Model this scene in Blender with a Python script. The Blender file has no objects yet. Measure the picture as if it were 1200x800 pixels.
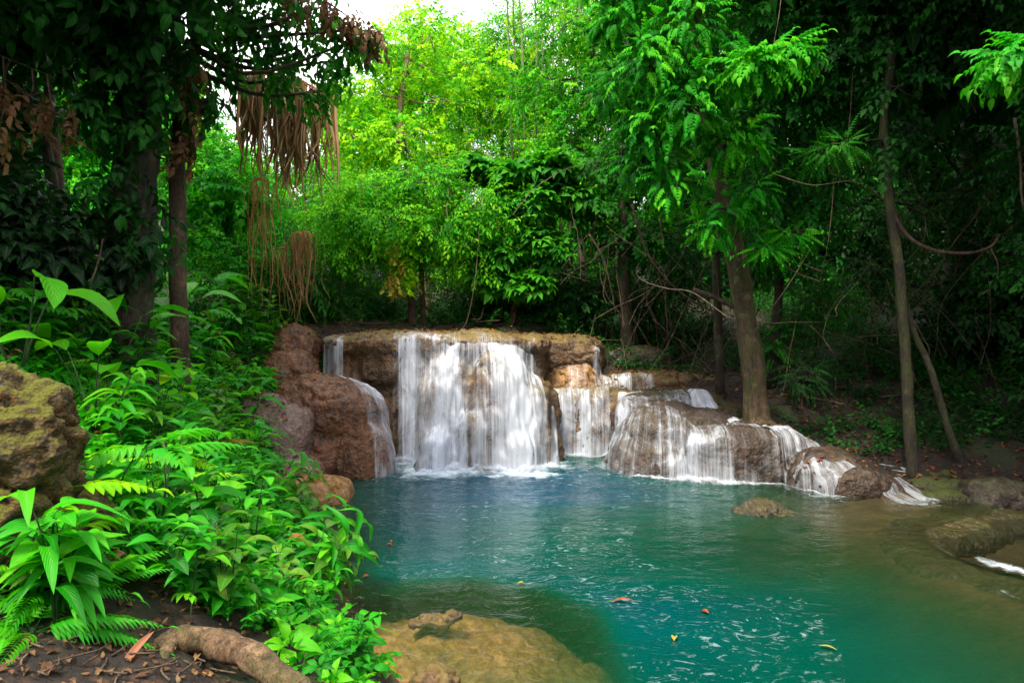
import bpy, bmesh, math, random
import numpy as np
from mathutils import Vector, Matrix
from mathutils.bvhtree import BVHTree
PI = math.pi
rng = np.random.default_rng(7)
scene = bpy.context.scene
COL = scene.collection
F, CH, HOR = 782.0, 2.4, 382.0

def P(px, py, Y):
    """point at depth Y seen at photo pixel (px, py) of the 1200 x 800 photograph"""
    return np.array([(px-600.0)/F*Y, Y, CH-(py-HOR)/F*Y])

# ---------------------------------------------------------------- noise
def _h(ix, iy, iz):
    n = (ix*374761393 + iy*668265263 + iz*2147483647 + 1013904223) & 0xffffffff
    n = ((n ^ (n >> 13))*1274126177) & 0xffffffff
    n = ((n ^ (n >> 16))*2246822519) & 0xffffffff
    return ((n ^ (n >> 15)) & 0xffff)/65535.0
def vnoise(p):
    p = np.asarray(p, float); i = np.floor(p).astype(np.int64); f = p-i; f = f*f*(3-2*f)
    x, y, z = i[..., 0], i[..., 1], i[..., 2]; fx, fy, fz = f[..., 0], f[..., 1], f[..., 2]
    def L(a, b, t): return a+(b-a)*t
    c = L(L(L(_h(x, y, z), _h(x+1, y, z), fx), L(_h(x, y+1, z), _h(x+1, y+1, z), fx), fy),
          L(L(_h(x, y, z+1), _h(x+1, y, z+1), fx), L(_h(x, y+1, z+1), _h(x+1, y+1, z+1), fx), fy), fz)
    return c*2-1
def fbm(p, o=4, lac=2.1, g=0.5):
    p = np.asarray(p, float); s = 0; a = 1.0
    for k in range(o):
        s = s+a*vnoise(p*lac**k+17.3*k); a *= g
    return s
def sstep(a, b, x):
    t = np.clip((x-a)/(b-a), 0, 1); return t*t*(3-2*t)

# ---------------------------------------------------------------- mesh helpers
def mesh(name, V, Fs, attrs=None, uv=None, smooth=True):
    """Fs: list of (n,k) int arrays"""
    V = np.asarray(V, np.float32); me = bpy.data.meshes.new(name)
    Fs = [np.asarray(f, np.int32) for f in Fs if len(f)]
    loops = np.concatenate([f.ravel() for f in Fs]); tot = np.concatenate([np.full(len(f), f.shape[1], np.int32) for f in Fs])
    start = np.concatenate([[0], np.cumsum(tot)[:-1]]).astype(np.int32)
    me.vertices.add(len(V)); me.vertices.foreach_set('co', V.ravel())
    me.loops.add(len(loops)); me.loops.foreach_set('vertex_index', loops)
    me.polygons.add(len(tot)); me.polygons.foreach_set('loop_start', start)
    me.polygons.foreach_set('loop_total', tot)
    me.polygons.foreach_set('use_smooth', np.full(len(tot), smooth))
    if attrs:
        for k, a in attrs.items():
            at = me.attributes.new(k, 'FLOAT', 'POINT'); at.data.foreach_set('value', np.asarray(a, np.float32))
    if uv is not None:
        l = me.uv_layers.new(name='UVMap'); l.data.foreach_set('uv', np.asarray(uv, np.float32)[loops].ravel())
    me.update(); me.validate()
    return me
def link(name, me, mat, parent=None):
    o = bpy.data.objects.new(name, me); COL.objects.link(o)
    if me is not None and mat is not None and not me.materials:
        for m in (mat if isinstance(mat, (list, tuple)) else [mat]): me.materials.append(m)
    if parent is not None: o.parent = parent
    return o
def tag(o, label=None, cat=None, group=None, kind=None):
    if label: o['label'] = label
    if cat: o['category'] = cat
    if group: o['group'] = group
    if kind: o['kind'] = kind
    return o
def thing(name, label, cat, loc=(0, 0, 0), rz=0, group=None):
    o = bpy.data.objects.new(name, None); COL.objects.link(o)
    o.location = [float(v) for v in loc]; o.rotation_euler = (0, 0, rz); o.empty_display_size = .1
    return tag(o, label, cat, group)
def dup(root, loc, rz=0, sc=1.0, label=None, group=None, tilt=(0, 0)):
    r = root.copy(); COL.objects.link(r); r.location = [float(v) for v in loc]
    r.rotation_euler = (tilt[0], tilt[1], rz); r.scale = (sc, sc, sc)
    if label: r['label'] = label
    if group: r['group'] = group
    for ch in list(root.children):
        c = ch.copy(); COL.objects.link(c); c.parent = r
    return r
class MB:
    """collects geometry arrays"""
    def __init__(s): s.V = []; s.Q = []; s.T = []; s.n = 0; s.A = []; s.U = []
    def add(s, V, Q=None, T=None, tint=None, uv=None):
        V = np.asarray(V, float).reshape(-1, 3); s.V.append(V)
        if Q is not None and len(Q): s.Q.append(np.asarray(Q)+s.n)
        if T is not None and len(T): s.T.append(np.asarray(T)+s.n)
        s.A.append(np.broadcast_to(np.asarray(0.5 if tint is None else tint, float), (len(V),)))
        s.U.append(np.zeros((len(V), 2)) if uv is None else np.asarray(uv, float)); s.n += len(V)
    def build(s, name, mat, parent=None, smooth=True, origin=None):
        if not s.V: return None
        V = np.concatenate(s.V)
        if origin is not None: V = V-np.asarray(origin)
        Fs = ([np.concatenate(s.Q)] if s.Q else [])+([np.concatenate(s.T)] if s.T else [])
        me = mesh(name, V, Fs, {'tint': np.concatenate(s.A)}, np.concatenate(s.U), smooth)
        return link(name, me, mat, parent)
def spline(pts, n):
    pts = np.asarray(pts, float)
    if len(pts) < 3:
        t = np.linspace(0, 1, n)[:, None]; return pts[0]*(1-t)+pts[-1]*t
    q = np.vstack([2*pts[0]-pts[1], pts, 2*pts[-1]-pts[-2]]); m = len(pts)-1
    t = np.linspace(0, m, n); k = np.minimum(t.astype(int), m-1); f = (t-k)[:, None]
    a, b, c, d = q[k], q[k+1], q[k+2], q[k+3]
    return 0.5*((2*b)+(c-a)*f+(2*a-5*b+4*c-d)*f*f+(3*b-a-3*c+d)*f**3)
def tube(mb, pts, rad, sides=8, lump=0.0, tint=0.5, cap=True):
    pts = np.asarray(pts, float); n = len(pts); rad = np.broadcast_to(np.asarray(rad, float), (n,))
    tg = np.gradient(pts, axis=0); tg /= np.linalg.norm(tg, axis=1)[:, None]+1e-9
    ref = np.array([0, 0, 1.]) if abs(tg[0, 2]) < .9 else np.array([1., 0, 0])
    u = np.cross(tg[0], ref); u /= np.linalg.norm(u); us = []
    for i in range(n):
        u = u-tg[i]*np.dot(u, tg[i]); u /= np.linalg.norm(u)+1e-9; us.append(u)
    us = np.array(us); vs = np.cross(tg, us); a = np.linspace(0, 2*PI, sides, endpoint=False)
    ring = us[:, None, :]*np.cos(a)[None, :, None]+vs[:, None, :]*np.sin(a)[None, :, None]
    r = rad[:, None]*np.ones((1, sides))
    if lump > 0:
        q = pts[:, None, :]+ring*rad[:, None, None]
        r = r*(1+lump*fbm(q*np.array([5, 5, 1.6])/max(.3, rad.max()*3), 3))
    V = pts[:, None, :]+ring*r[:, :, None]
    i = np.arange(n-1)[:, None]*sides; j = np.arange(sides)[None, :]; jn = (j+1) % sides
    Q = np.stack([i+j, i+jn, i+sides+jn, i+sides+j], -1).reshape(-1, 4)
    V = V.reshape(-1, 3); T = None
    L = np.concatenate([[0], np.cumsum(np.linalg.norm(np.diff(pts, axis=0), axis=1))])
    uv = np.stack([np.tile(np.arange(sides)/sides, n), np.repeat(L, sides)], -1)
    if cap:
        V = np.vstack([V, pts[-1], pts[0]]); uv = np.vstack([uv, [0, L[-1]], [0, 0]]); k = (n-1)*sides; jj = np.arange(sides); jjn = (jj+1) % sides
        T = np.concatenate([np.stack([k+jj, k+jjn, np.full(sides, n*sides)], -1), np.stack([jjn, jj, np.full(sides, n*sides+1)], -1)])
    mb.add(V, Q, T, tint, uv)

# ---------------------------------------------------------------- node materials
class NT:
    def __init__(s, name, disp=False):
        s.m = bpy.data.materials.new(name); s.m.use_nodes = True; s.t = s.m.node_tree; s.t.nodes.clear()
        s.out = s.t.nodes.new('ShaderNodeOutputMaterial')
    def n(s, typ, ins=None, **kw):
        d = s.t.nodes.new('ShaderNode'+typ)
        for k, v in kw.items(): setattr(d, k, v)
        if ins:
            for k, v in ins.items():
                i = d.inputs[k]
                if isinstance(v, bpy.types.NodeSocket): s.t.links.new(v, i)
                elif isinstance(v, bpy.types.Node): s.t.links.new(v.outputs[0], i)
                else:
                    if isinstance(v, tuple) and len(v) == 3 and i.type == 'RGBA': v = (*v, 1)
                    i.default_value = v
        return d
    def ramp(s, fac, stops, interp='LINEAR'):
        d = s.n('ValToRGB', {'Fac': fac}); e = d.color_ramp.elements; d.color_ramp.interpolation = interp
        while len(e) > 1: e.remove(e[-1])
        for k, (p, c) in enumerate(stops):
            if not isinstance(c, tuple): c = (c, c, c)
            x = e[0] if k == 0 else e.new(p)
            x.position = p; x.color = (*c[:3], 1)
        return d
    def math(s, op, a, b=0.0, c=0.0, clamp=False):
        d = s.n('Math', {0: a, 1: b, 2: c}, operation=op); d.use_clamp = clamp; return d.outputs[0]
    def mix(s, f, a, b, blend='MIX'):
        d = s.n('Mix', None, data_type='RGBA', blend_type=blend)
        for k, v in ((0, f), (6, a), (7, b)):
            i = d.inputs[k]
            if isinstance(v, bpy.types.NodeSocket): s.t.links.new(v, i)
            elif isinstance(v, bpy.types.Node): s.t.links.new(v.outputs[0], i)
            else: i.default_value = (*v, 1) if isinstance(v, tuple) and len(v) == 3 else v
        return d.outputs[2]
    def noise(s, vec, scale, detail=4, rough=0.55, dist=0.0):
        return s.n('TexNoise', {'Vector': vec, 'Scale': scale, 'Detail': detail, 'Roughness': rough, 'Distortion': dist}).outputs[0]
    def mapping(s, vec, scale=(1, 1, 1), loc=(0, 0, 0)):
        return s.n('Mapping', {'Vector': vec, 'Scale': scale, 'Location': loc}).outputs[0]
    def obj(s): return s.n('TexCoord').outputs['Object']
    def pos(s): return s.n('NewGeometry').outputs['Position']
    def attr(s, a): return s.n('Attribute', attribute_name=a).outputs['Fac']
    def done(s, sh): s.t.links.new(sh if isinstance(sh, bpy.types.NodeSocket) else sh.outputs[0], s.out.inputs[0]); return s.m

def leaf_mat(name, c0, c1, c2, trans=0.45, rough=0.42, spots=0.0, spec=.35):
    """c0 old/dark leaf, c1 usual, c2 young; tint picks between them"""
    t = NT(name); tint = t.attr('tint'); pos = t.pos()
    nz = t.noise(pos, 1.3, 2)
    f = t.math('ADD', tint, t.math('MULTIPLY_ADD', nz, .5, -.25), clamp=True)
    c = t.ramp(f, [(0, c0), (.45, c1), (1, c2)])
    if spots:
        sp = t.ramp(t.noise(pos, 24, 3), [(.60, 0.0), (.68, spots)])
        c = t.mix(sp, c, (.16, .10, .02))
    # midrib from the leaf's own uv
    uv = t.n('TexCoord').outputs['UV']; sx = t.n('SeparateXYZ', {0: uv})
    rib = t.ramp(t.math('ABSOLUTE', sx.outputs['Y']), [(0.0, 0.55), (.10, 0.0)])
    c = t.mix(rib, c, t.mix(.5, c, (.35, .5, .16)))
    vein = t.math('SINE', t.math('MULTIPLY', t.math('SUBTRACT', sx.outputs['X'], t.math('MULTIPLY', t.math('ABSOLUTE', sx.outputs['Y']), .35)), 60.0))
    c = t.mix(t.math('MULTIPLY', t.ramp(vein, [(.55, 0.0), (1.0, 1.0)]), .22), c, t.mix(1.0, c, (.35, .45, .4), 'MULTIPLY'))
    bmp = t.n('Bump', {'Height': vein, 'Strength': .3, 'Distance': .006})
    p = t.n('BsdfPrincipled', {'Base Color': c, 'Roughness': rough, 'Specular IOR Level': spec, 'Normal': bmp})
    tr = t.n('BsdfTranslucent', {'Color': t.mix(.55, c, t.mix(1.0, c, (1.5, 1.3, .5), 'MULTIPLY'))})
    return t.done(t.n('MixShader', {0: trans, 1: p, 2: tr}))

def bark_mat(name, a, b, scale=9, moss=0.0, rough=.85):
    t = NT(name); v = t.obj(); m = t.mapping(v, (1, 1, .22))
    n1 = t.noise(m, scale, 6, .65, .4); n2 = t.noise(v, 2.2, 3)
    c = t.mix(t.ramp(n1, [(.35, 0.0), (.65, 1.0)]), a, b)
    c = t.mix(t.math('MULTIPLY', t.ramp(n2, [(.45, 0.0), (.6, 1.0)]), max(moss, .15)), c, (.07, .09, .015) if moss else (.26, .22, .16))
    c = t.mix(t.ramp(t.noise(v, 5.5, 5, .7), [(.56, 0.0), (.62, .55)]), c, tuple(min(.5, q*1.5+.03) for q in b))
    fi = t.noise(t.mapping(v, (1, 1, .4)), scale*4, 5, .7)
    c = t.mix(t.ramp(fi, [(.38, .6), (.52, 0.0)]), c, tuple(q*.4 for q in a))
    bmp = t.n('Bump', {'Height': t.math('ADD', n1, t.math('MULTIPLY', fi, .4)), 'Strength': .9, 'Distance': .04})
    return t.done(t.n('BsdfPrincipled', {'Base Color': c, 'Roughness': rough, 'Normal': bmp}))

def rock_mat(name, a, b, dark, moss=0.0, wet=.4, mosscol=(.13, .14, .01), scale=1.0, ridge=.5, leafy=0.0):
    t = NT(name); v = t.obj(); g = t.n('NewGeometry')
    big = t.noise(v, 1.4*scale, 5, .6, .3); fine = t.noise(v, 11*scale, 8, .7); pits = t.n('TexVoronoi', {'Vector': v, 'Scale': 22*scale, 'Randomness': 1}).outputs[0]
    drip = t.noise(t.mapping(v, (1, 1, .18)), 9*scale, 6, .6, .6)
    c = t.mix(t.ramp(big, [(.35, 0.0), (.65, 1.0)]), a, b)
    c = t.mix(t.math('MULTIPLY', t.ramp(fine, [(.42, 1.0), (.6, 0.0)]), .75), c, dark)
    c = t.mix(t.math('MULTIPLY', t.ramp(drip, [(.55, 0.0), (.72, 1.0)]), .35), c, (.30, .26, .21))
    c = t.mix(t.ramp(t.noise(t.mapping(v, (1, 1, 2.5)), 3.4*scale, 6, .7, 1.2), [(.36, .7), (.46, 0.0)]), c, dark)
    nz = t.n('SeparateXYZ', {0: g.outputs['Normal']}).outputs['Z']
    up = t.ramp(t.math('ADD', nz, t.math('MULTIPLY_ADD', fine, 1.2, -.6)), [(.35, 0.0), (.75, 1.0)])
    if moss:
        mm = t.math('MULTIPLY', up, t.math('MULTIPLY', t.ramp(t.noise(v, 2.3*scale, 4), [(.5-.35*moss, 0.0), (.62-.3*moss, 1.0)]), min(1, moss*1.4)))
        c = t.mix(mm, c, t.mix(t.noise(v, 30, 4), mosscol, tuple(q*2.2 for q in mosscol)))
    if leafy:
        vo = t.n('TexVoronoi', {'Vector': v, 'Scale': 17.0, 'Randomness': 1}); lf = t.math('MULTIPLY', t.ramp(vo.outputs[0], [(.25, 1.0), (.32, 0.0)]), t.ramp(t.noise(v, 2.0, 2), [(.5, 0.0), (.6, leafy)]))
        c = t.mix(lf, c, t.mix(vo.outputs[1], (.30, .07, .02), (.38, .05, .01)))
    h = t.math('ADD', t.math('MULTIPLY', fine, .6), t.math('ADD', t.math('MULTIPLY', drip, ridge), t.math('MULTIPLY', pits, .25)))
    bmp = t.n('Bump', {'Height': h, 'Strength': 1.0, 'Distance': .06})
    r = t.ramp(t.noise(v, 3.1, 3), [(.35, max(.08, .75-wet)), (.7, .85-.35*wet)])
    return t.done(t.n('BsdfPrincipled', {'Base Color': c, 'Roughness': r, 'Normal': bmp, 'Specular IOR Level': .5}))

M = {}
# young, glossy bank plants / crowns with sunlight in the colour / foliage with shade in the colour / dead leaves
M['fresh'] = leaf_mat('fresh_leaf', (.008, .18, .008), (.022, .40, .008), (.16, .64, .008), .48, .42, spots=.35, spec=.3)
M['fresh_spot'] = leaf_mat('spotted_leaf', (.03, .13, .01), (.06, .25, .01), (.14, .36, .01), .45, .45, spots=.8)
M['lime'] = leaf_mat('lime_leaf', (.015, .17, .003), (.09, .44, .004), (.42, .74, .008), .45, .6, spec=.10)
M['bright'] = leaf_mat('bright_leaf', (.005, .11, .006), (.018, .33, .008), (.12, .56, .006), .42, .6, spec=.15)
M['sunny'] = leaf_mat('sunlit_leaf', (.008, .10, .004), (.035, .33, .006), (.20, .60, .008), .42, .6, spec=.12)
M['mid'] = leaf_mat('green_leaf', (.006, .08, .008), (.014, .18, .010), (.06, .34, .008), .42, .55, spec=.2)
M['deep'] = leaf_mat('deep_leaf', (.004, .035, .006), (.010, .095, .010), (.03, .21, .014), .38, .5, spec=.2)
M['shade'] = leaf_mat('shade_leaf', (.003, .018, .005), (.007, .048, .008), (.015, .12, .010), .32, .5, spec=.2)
M['brownleaf'] = leaf_mat('dry_leaf', (.07, .025, .010), (.17, .08, .035), (.28, .16, .06), .3, .7)
M['redleaf'] = leaf_mat('red_leaf', (.16, .02, .008), (.30, .06, .012), (.42, .16, .02), .25, .6)
M['yellowleaf'] = leaf_mat('yellow_leaf', (.25, .14, .02), (.42, .30, .04), (.50, .48, .05), .3, .6)
M['fernbrown'] = leaf_mat('dry_fern', (.20, .08, .01), (.36, .18, .02), (.42, .30, .04), .35, .6)
M['root'] = leaf_mat('dead_root', (.20, .065, .035), (.50, .20, .11), (.70, .40, .26), .45, .9)
M['bark_grey'] = bark_mat('grey_bark', (.045, .03, .015), (.15, .10, .05), 7, .5)
M['bark_thin'] = bark_mat('thin_trunk_bark', (.02, .017, .010), (.065, .05, .028), 9, .5)
M['bark_dark'] = bark_mat('dark_bark', (.012, .009, .007), (.060, .040, .024), 9, .3)
M['bark_tan'] = bark_mat('tan_bark', (.13, .08, .035), (.36, .25, .12), 16, .35)
M['bark_brown'] = bark_mat('brown_bark', (.025, .014, .009), (.12, .065, .035), 10)
M['twig'] = bark_mat('dry_twig', (.05, .03, .018), (.17, .11, .065), 20)
M['stem'] = bark_mat('green_stem', (.015, .05, .012), (.03, .09, .015), 12)
M['culm'] = bark_mat('bamboo_culm', (.05, .09, .02), (.16, .2, .06), 5)
M['rock'] = rock_mat('wet_tufa', (.085, .046, .026), (.055, .036, .024), (.011, .008, .006), .04, .45)
M['rock_red'] = rock_mat('red_brown_rock', (.28, .115, .045), (.17, .080, .043), (.038, .018, .011), .03, .74, leafy=.45, ridge=.8)
M['rock_crest'] = rock_mat('crest_rock', (.21, .10, .035), (.10, .065, .035), (.025, .016, .010), .35, .35, (.12, .09, .008))
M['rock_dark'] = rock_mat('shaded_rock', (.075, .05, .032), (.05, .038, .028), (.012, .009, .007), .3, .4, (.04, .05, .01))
M['rock_gold'] = rock_mat('golden_rock', (.50, .24, .06), (.36, .19, .07), (.12, .06, .02), .05, .5)
M['rock_moss'] = rock_mat('mossy_rock', (.20, .085, .012), (.10, .075, .008), (.015, .011, .004), 1.0, .0, (.075, .075, .002), 2.6, .2)
M['rock_wet'] = rock_mat('wet_grey_rock', (.30, .22, .20), (.24, .14, .10), (.10, .06, .045), .0, .68, leafy=.3)
M['rock_step'] = rock_mat('mossy_stone', (.07, .05, .02), (.05, .045, .018), (.015, .012, .008), .6, .2, (.035, .045, .004), 1.6, .3)
M['glow'] = leaf_mat('glowing_leaf', (.02, .34, .01), (.05, .5, .008), (.16, .6, .01), .5, .45)  # glow put into a brighter leaf colour
M['bark_root'] = bark_mat('root_bark', (.045, .022, .012), (.27, .16, .08), 26, .5)
M['rock_olive'] = rock_mat('olive_ledge', (.085, .055, .018), (.055, .046, .015), (.015, .013, .006), .4, .5, (.03, .03, .005))
M['rock_sub'] = rock_mat('sunken_rock', (.75, .38, .10), (.60, .33, .09), (.25, .11, .03), .1, .2, (.30, .20, .03))
# ================================================================ terrain
CTRL = np.array([
 # camera bank and lower left bank
 (-0.3, 0, .9), (.5, 0, .7), (-1.2, 1, 1.1), (-0.9, 2.4, .95), (-1.15, 3.0, .82), (-.8, 3.2, .55), (-.55, 3.4, .2), (-.2, 2.6, .1), (-1.6, 2.6, 1.08), (-2.2, 2.6, 1.25), (-2.9, 2.6, 1.6), (-1.5, 3.6, .8), (-1.1, 4.2, .35),
 (-.9, 4.6, .05), (-1.9, 4.6, .85), (-1.75, 5.6, .3), (-1.5, 6.0, -.05), (-2.2, 6.3, .45), (-2.0, 7.3, .0), (-2.6, 5.2, 1.1), (-3.2, 6.2, 1.35), (-3.0, 7.4, .8), (-2.6, 8.0, .1), (-3.7, 8.6, .95),
 (-3.2, 9.2, .1), (-4.0, 9.8, 1.05), (-4.4, 11, 1.5), (-4.2, 12.2, 2.1), (-5.0, 8.0, 2.2), (-4.4, 6.0, 2.1), (-5.4, 6.6, 2.65), (-6.5, 7, 2.9), (-6.5, 10, 2.7), (-8, 5, 3.1), (-12, 8, 3.6), (-4.0, 4.2, 2.0), (-6, 3, 2.6), (-10, 14, 3.4),
 # behind the crest
 (-3.5, 13.2, 2.2), (-2, 13.4, 2.15), (0, 13.6, 2.1), (1.4, 13.8, 2.1), (-5, 14.5, 2.4), (-2, 16, 2.3), (1, 16, 2.25), (-4, 20, 2.7), (2, 20, 2.6), (0, 30, 4), (-15, 30, 6), (15, 30, 6), (0, 60, 11), (30, 60, 14), (-30, 60, 14), (30, 10, 8), (-30, 10, 9),
 # right side
 (2.4, 15.0, 1.7), (3.2, 14.5, 1.5), (4.2, 14.5, 1.45), (4.1, 12.6, 1.1), (4.2, 11.5, .68), (5.2, 11.4, .55), (5.0, 10.4, .15), (6, 10.4, .25), (7.0, 9.8, .2), (6.6, 9.3, -.1), (8, 9.6, .25), (6.5, 12, .9), (8, 12, 1.0), (6, 14.5, 1.5), (9, 15, 1.9), (12, 10, 1.6), (10.5, 7, 1.2), (9.3, 7.6, .2), (12, 20, 3.2), (7, 20, 2.8), (9.5, 4, .5), (12, 2, 1),
 # lower pool
 (5.6, 7.2, -.55), (6.4, 7.6, -.5), (7.6, 7.8, -.35), (6.1, 6.6, -.5), (6.5, 4.5, -.22), (6.5, 2, -.3), (8.5, 6.6, -.4), (7.5, 5.0, -.12),
 # pool bed
 (4.6, 7.6, -.06), (4.3, 6.5, -.08), (4.6, 8.6, -.08), (5.6, 8.8, -.05), (4.9, 5.2, -.05), (5, 3, -.1), (4.0, 9.2, -.25), (3.6, 8.3, -.22), (3.4, 7.4, -.35), (3.4, 6.2, -.4), (3.6, 5.0, -.38), (2.6, 8.6, -.8), (2.4, 7.4, -.9), (2.2, 6.2, -1.0), (2.4, 5.2, -.85), (1.6, 4.6, -1.0), (1.0, 4.6, -1.1), (2.8, 4.2, -.6), (1, 3, -.6), (3.5, 2.5, -.4), (1.5, 1.2, -.1), (3.5, .5, .2),
 (1.2, 6.4, -1.7), (.5, 5.6, -1.6), (0, 7.5, -2.2), (1.5, 8.6, -2.0), (-1, 8.5, -1.9), (-1.6, 7.8, -1.0), (-1.2, 6.4, -1.0), (-.6, 5.6, -.9), (-.9, 5.2, -.4), (-1.2, 5.0, -.12), (-.2, 4.6, -.7), (-2.0, 9.4, -1.0), (-1.6, 10.5, -1.8), (0, 10.5, -2.4), (1.5, 10.5, -2.0), (0, 12.2, -1.2), (-3, 12, .3), (1.6, 12.4, -.4), (2.6, 10.6, -.8), (3.6, 9.7, -.5), (3.2, 11.4, -.3)], float)
def _tri(r): return r*1.0
_D = np.linalg.norm(CTRL[:, None, :2]-CTRL[None, :, :2], axis=2)
_W = np.linalg.solve(_D+np.eye(len(CTRL))*.02, CTRL[:, 2]-CTRL[:, 2].mean())
def ground_z(x, y, detail=True):
    x = np.atleast_1d(np.asarray(x, float)); y = np.atleast_1d(np.asarray(y, float))
    z = np.full(x.shape, CTRL[:, 2].mean())
    for k in range(len(CTRL)):
        z = z+_W[k]*np.hypot(x-CTRL[k, 0], y-CTRL[k, 1])
    if detail:
        q = np.stack([x, y, x*0], -1); dry = sstep(-.05, .3, z)
        z = z+.07*fbm(q*1.7, 4)*(.15+.85*dry)+.02*fbm(q*9, 3)*dry
    return z
def gz(x, y): return float(ground_z(x, y)[0])

def axis(a, b, fine0, fine1, s, g=1.12):
    c = list(np.arange(fine0, fine1, s)); d = s; x = c[-1]
    while x < b: d *= g; x += d; c.append(x)
    d = s; x = c[0]
    while x > a: d *= g; x -= d; c.insert(0, x)
    return np.array(c)
gx = axis(-45, 45, -7, 9, .07); gy = axis(-14, 75, 1.5, 15, .07)
GX, GY = np.meshgrid(gx, gy); GZ = ground_z(GX.ravel(), GY.ravel())
nx, ny = len(gx), len(gy); I = (np.arange(ny-1)[:, None]*nx+np.arange(nx-1)[None, :]); GQ = np.stack([I, I+1, I+nx+1, I+nx], -1).reshape(-1, 4)
GV = np.stack([GX.ravel(), GY.ravel(), GZ], -1)

def ground_mat():
    t = NT('forest_soil'); v = t.pos(); z = t.n('SeparateXYZ', {0: v}).outputs['Z']
    n1 = t.noise(v, 1.1, 5, .6); n2 = t.noise(v, 14, 6, .7); vo = t.n('TexVoronoi', {'Vector': v, 'Scale': 16.0})
    soil = t.mix(t.ramp(n2, [(.35, 0.0), (.65, 1.0)]), (.005, .003, .002), (.024, .012, .007))
    soil = t.mix(t.math('MULTIPLY', t.ramp(vo.outputs[0], [(.2, 1.0), (.42, 0.0)]), t.ramp(n1, [(.35, .2), (.6, .8)])), soil, t.mix(vo.outputs[1], (.05, .016, .006), (.10, .05, .02)))
    soil = t.mix(t.ramp(t.noise(v, .9, 3), [(.55, 0.0), (.66, .5)]), soil, (.03, .06, .012))
    bed = t.mix(t.ramp(t.noise(t.mapping(v, (1, 1.6, 1)), 1.6, 6, .62, .8), [(.38, 0.0), (.62, 1.0)]), (.10, .075, .022), (.28, .20, .085))
    bed = t.mix(t.ramp(n2, [(.3, .5), (.55, 0.0)]), bed, (.04, .028, .010))
    bed = t.mix(1.0, bed, (.50, .45, .35), 'MULTIPLY')
    f = t.ramp(t.math('ADD', z, t.math('MULTIPLY_ADD', n2, .1, -.05)), [(0.0, 0.0), (.06, 1.0)])
    c = t.mix(f, t.mix(.25, bed, (.06, .04, .01)), soil)
    bmp = t.n('Bump', {'Height': t.math('ADD', n2, t.math('MULTIPLY', vo.outputs[0], .5)), 'Strength': .8, 'Distance': .05})
    return t.done(t.n('BsdfPrincipled', {'Base Color': c, 'Roughness': .8, 'Normal': bmp}))
ground = tag(link('ground', mesh('ground', GV, [GQ]), ground_mat()), kind='structure')

# ================================================================ rocks
def blob(p0, p1, Y, ry, zlo=None, tilt=0., q=2.4, rz=0.):
    """superellipsoid filling the pixel box p0..p1 at depth Y, half-depth ry"""
    a, b = P(*p0, Y), P(*p1, Y); cx, rx = (a[0]+b[0])/2, abs(b[0]-a[0])/2
    z1, z0 = max(a[2], b[2]), min(a[2], b[2])
    if zlo is not None: z0 = zlo
    return (cx, Y, (z0+z1)/2, rx, ry, (z1-z0)/2, rz, tilt, q)
def eb(x, y, z, rx, ry, rz_, rot=0., tilt=0., q=2.4): return (x, y, z, rx, ry, rz_, rot, tilt, q)
_ico = None
def ico():
    global _ico
    if _ico is None:
        bm = bmesh.new(); bmesh.ops.create_icosphere(bm, subdivisions=4, radius=1)
        _ico = (np.array([v.co[:] for v in bm.verts]), np.array([[v.index for v in f.verts] for f in bm.faces])); bm.free()
    return _ico
def rock_mesh(name, blobs, voxel=.05, amp=.06, freq=1.6, fine=.012, ridges=.0, seed=0, smooth=4, layers=0.):
    V0, T0 = ico(); VV = []; TT = []; n = 0
    for (cx, cy, cz, rx, ry, rz_, rot, tilt, q) in blobs:
        s = (np.abs(V0)**q).sum(1)**(-1/q); V = V0*s[:, None]*np.array([rx, ry, rz_])
        R = np.array(Matrix.Rotation(rot, 3, 'Z') @ Matrix.Rotation(tilt, 3, 'Y')); V = V @ R.T+np.array([cx, cy, cz])
        VV.append(V); TT.append(T0+n); n += len(V)
    me = mesh(name, np.vstack(VV), [np.vstack(TT)]); o = bpy.data.objects.new(name, me); COL.objects.link(o)
    m = o.modifiers.new('r', 'REMESH'); m.mode = 'VOXEL'; m.voxel_size = voxel
    m = o.modifiers.new('s', 'SMOOTH'); m.iterations = smooth; m.factor = .5
    dg = bpy.context.evaluated_depsgraph_get(); ev = o.evaluated_get(dg); me2 = bpy.data.meshes.new_from_object(ev)
    bpy.data.objects.remove(o); bpy.data.meshes.remove(me)
    nv = len(me2.vertices); co = np.empty(nv*3, np.float32); me2.vertices.foreach_get('co', co); co = co.reshape(-1, 3).astype(float)
    no = np.empty(nv*3, np.float32); me2.vertices.foreach_get('normal', no); no = no.reshape(-1, 3)
    q = co+seed*7.7
    d = amp*fbm(q*freq, 3)+amp*.45*fbm(q*freq*3.1, 3)+fine*fbm(q*13, 3)
    if ridges: d = d+ridges*fbm(q*np.array([7, 7, .8]), 3)*(1-np.abs(no[:, 2]))
    n2 = fbm(q*1.35*(freq/1.6)+31, 2); d = d-amp*.9*np.exp(-(n2/.07)**2)
    n3 = fbm(q*np.array([1, 1, 2.2])*2.9*(freq/1.6)+51, 2); d = d-amp*.35*np.exp(-(n3/.09)**2)
    if layers: d = d+layers*np.sin(q[:, 2]*26+3*fbm(q*1.1, 2))*(1-np.abs(no[:, 2]))
    co = co+no*d[:, None]
    me2.vertices.foreach_set('co', co.astype(np.float32).ravel()); me2.update()
    me2.polygons.foreach_set('use_smooth', np.ones(len(me2.polygons), bool)); me2.name = name
    return me2
ROCKS = []
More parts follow.
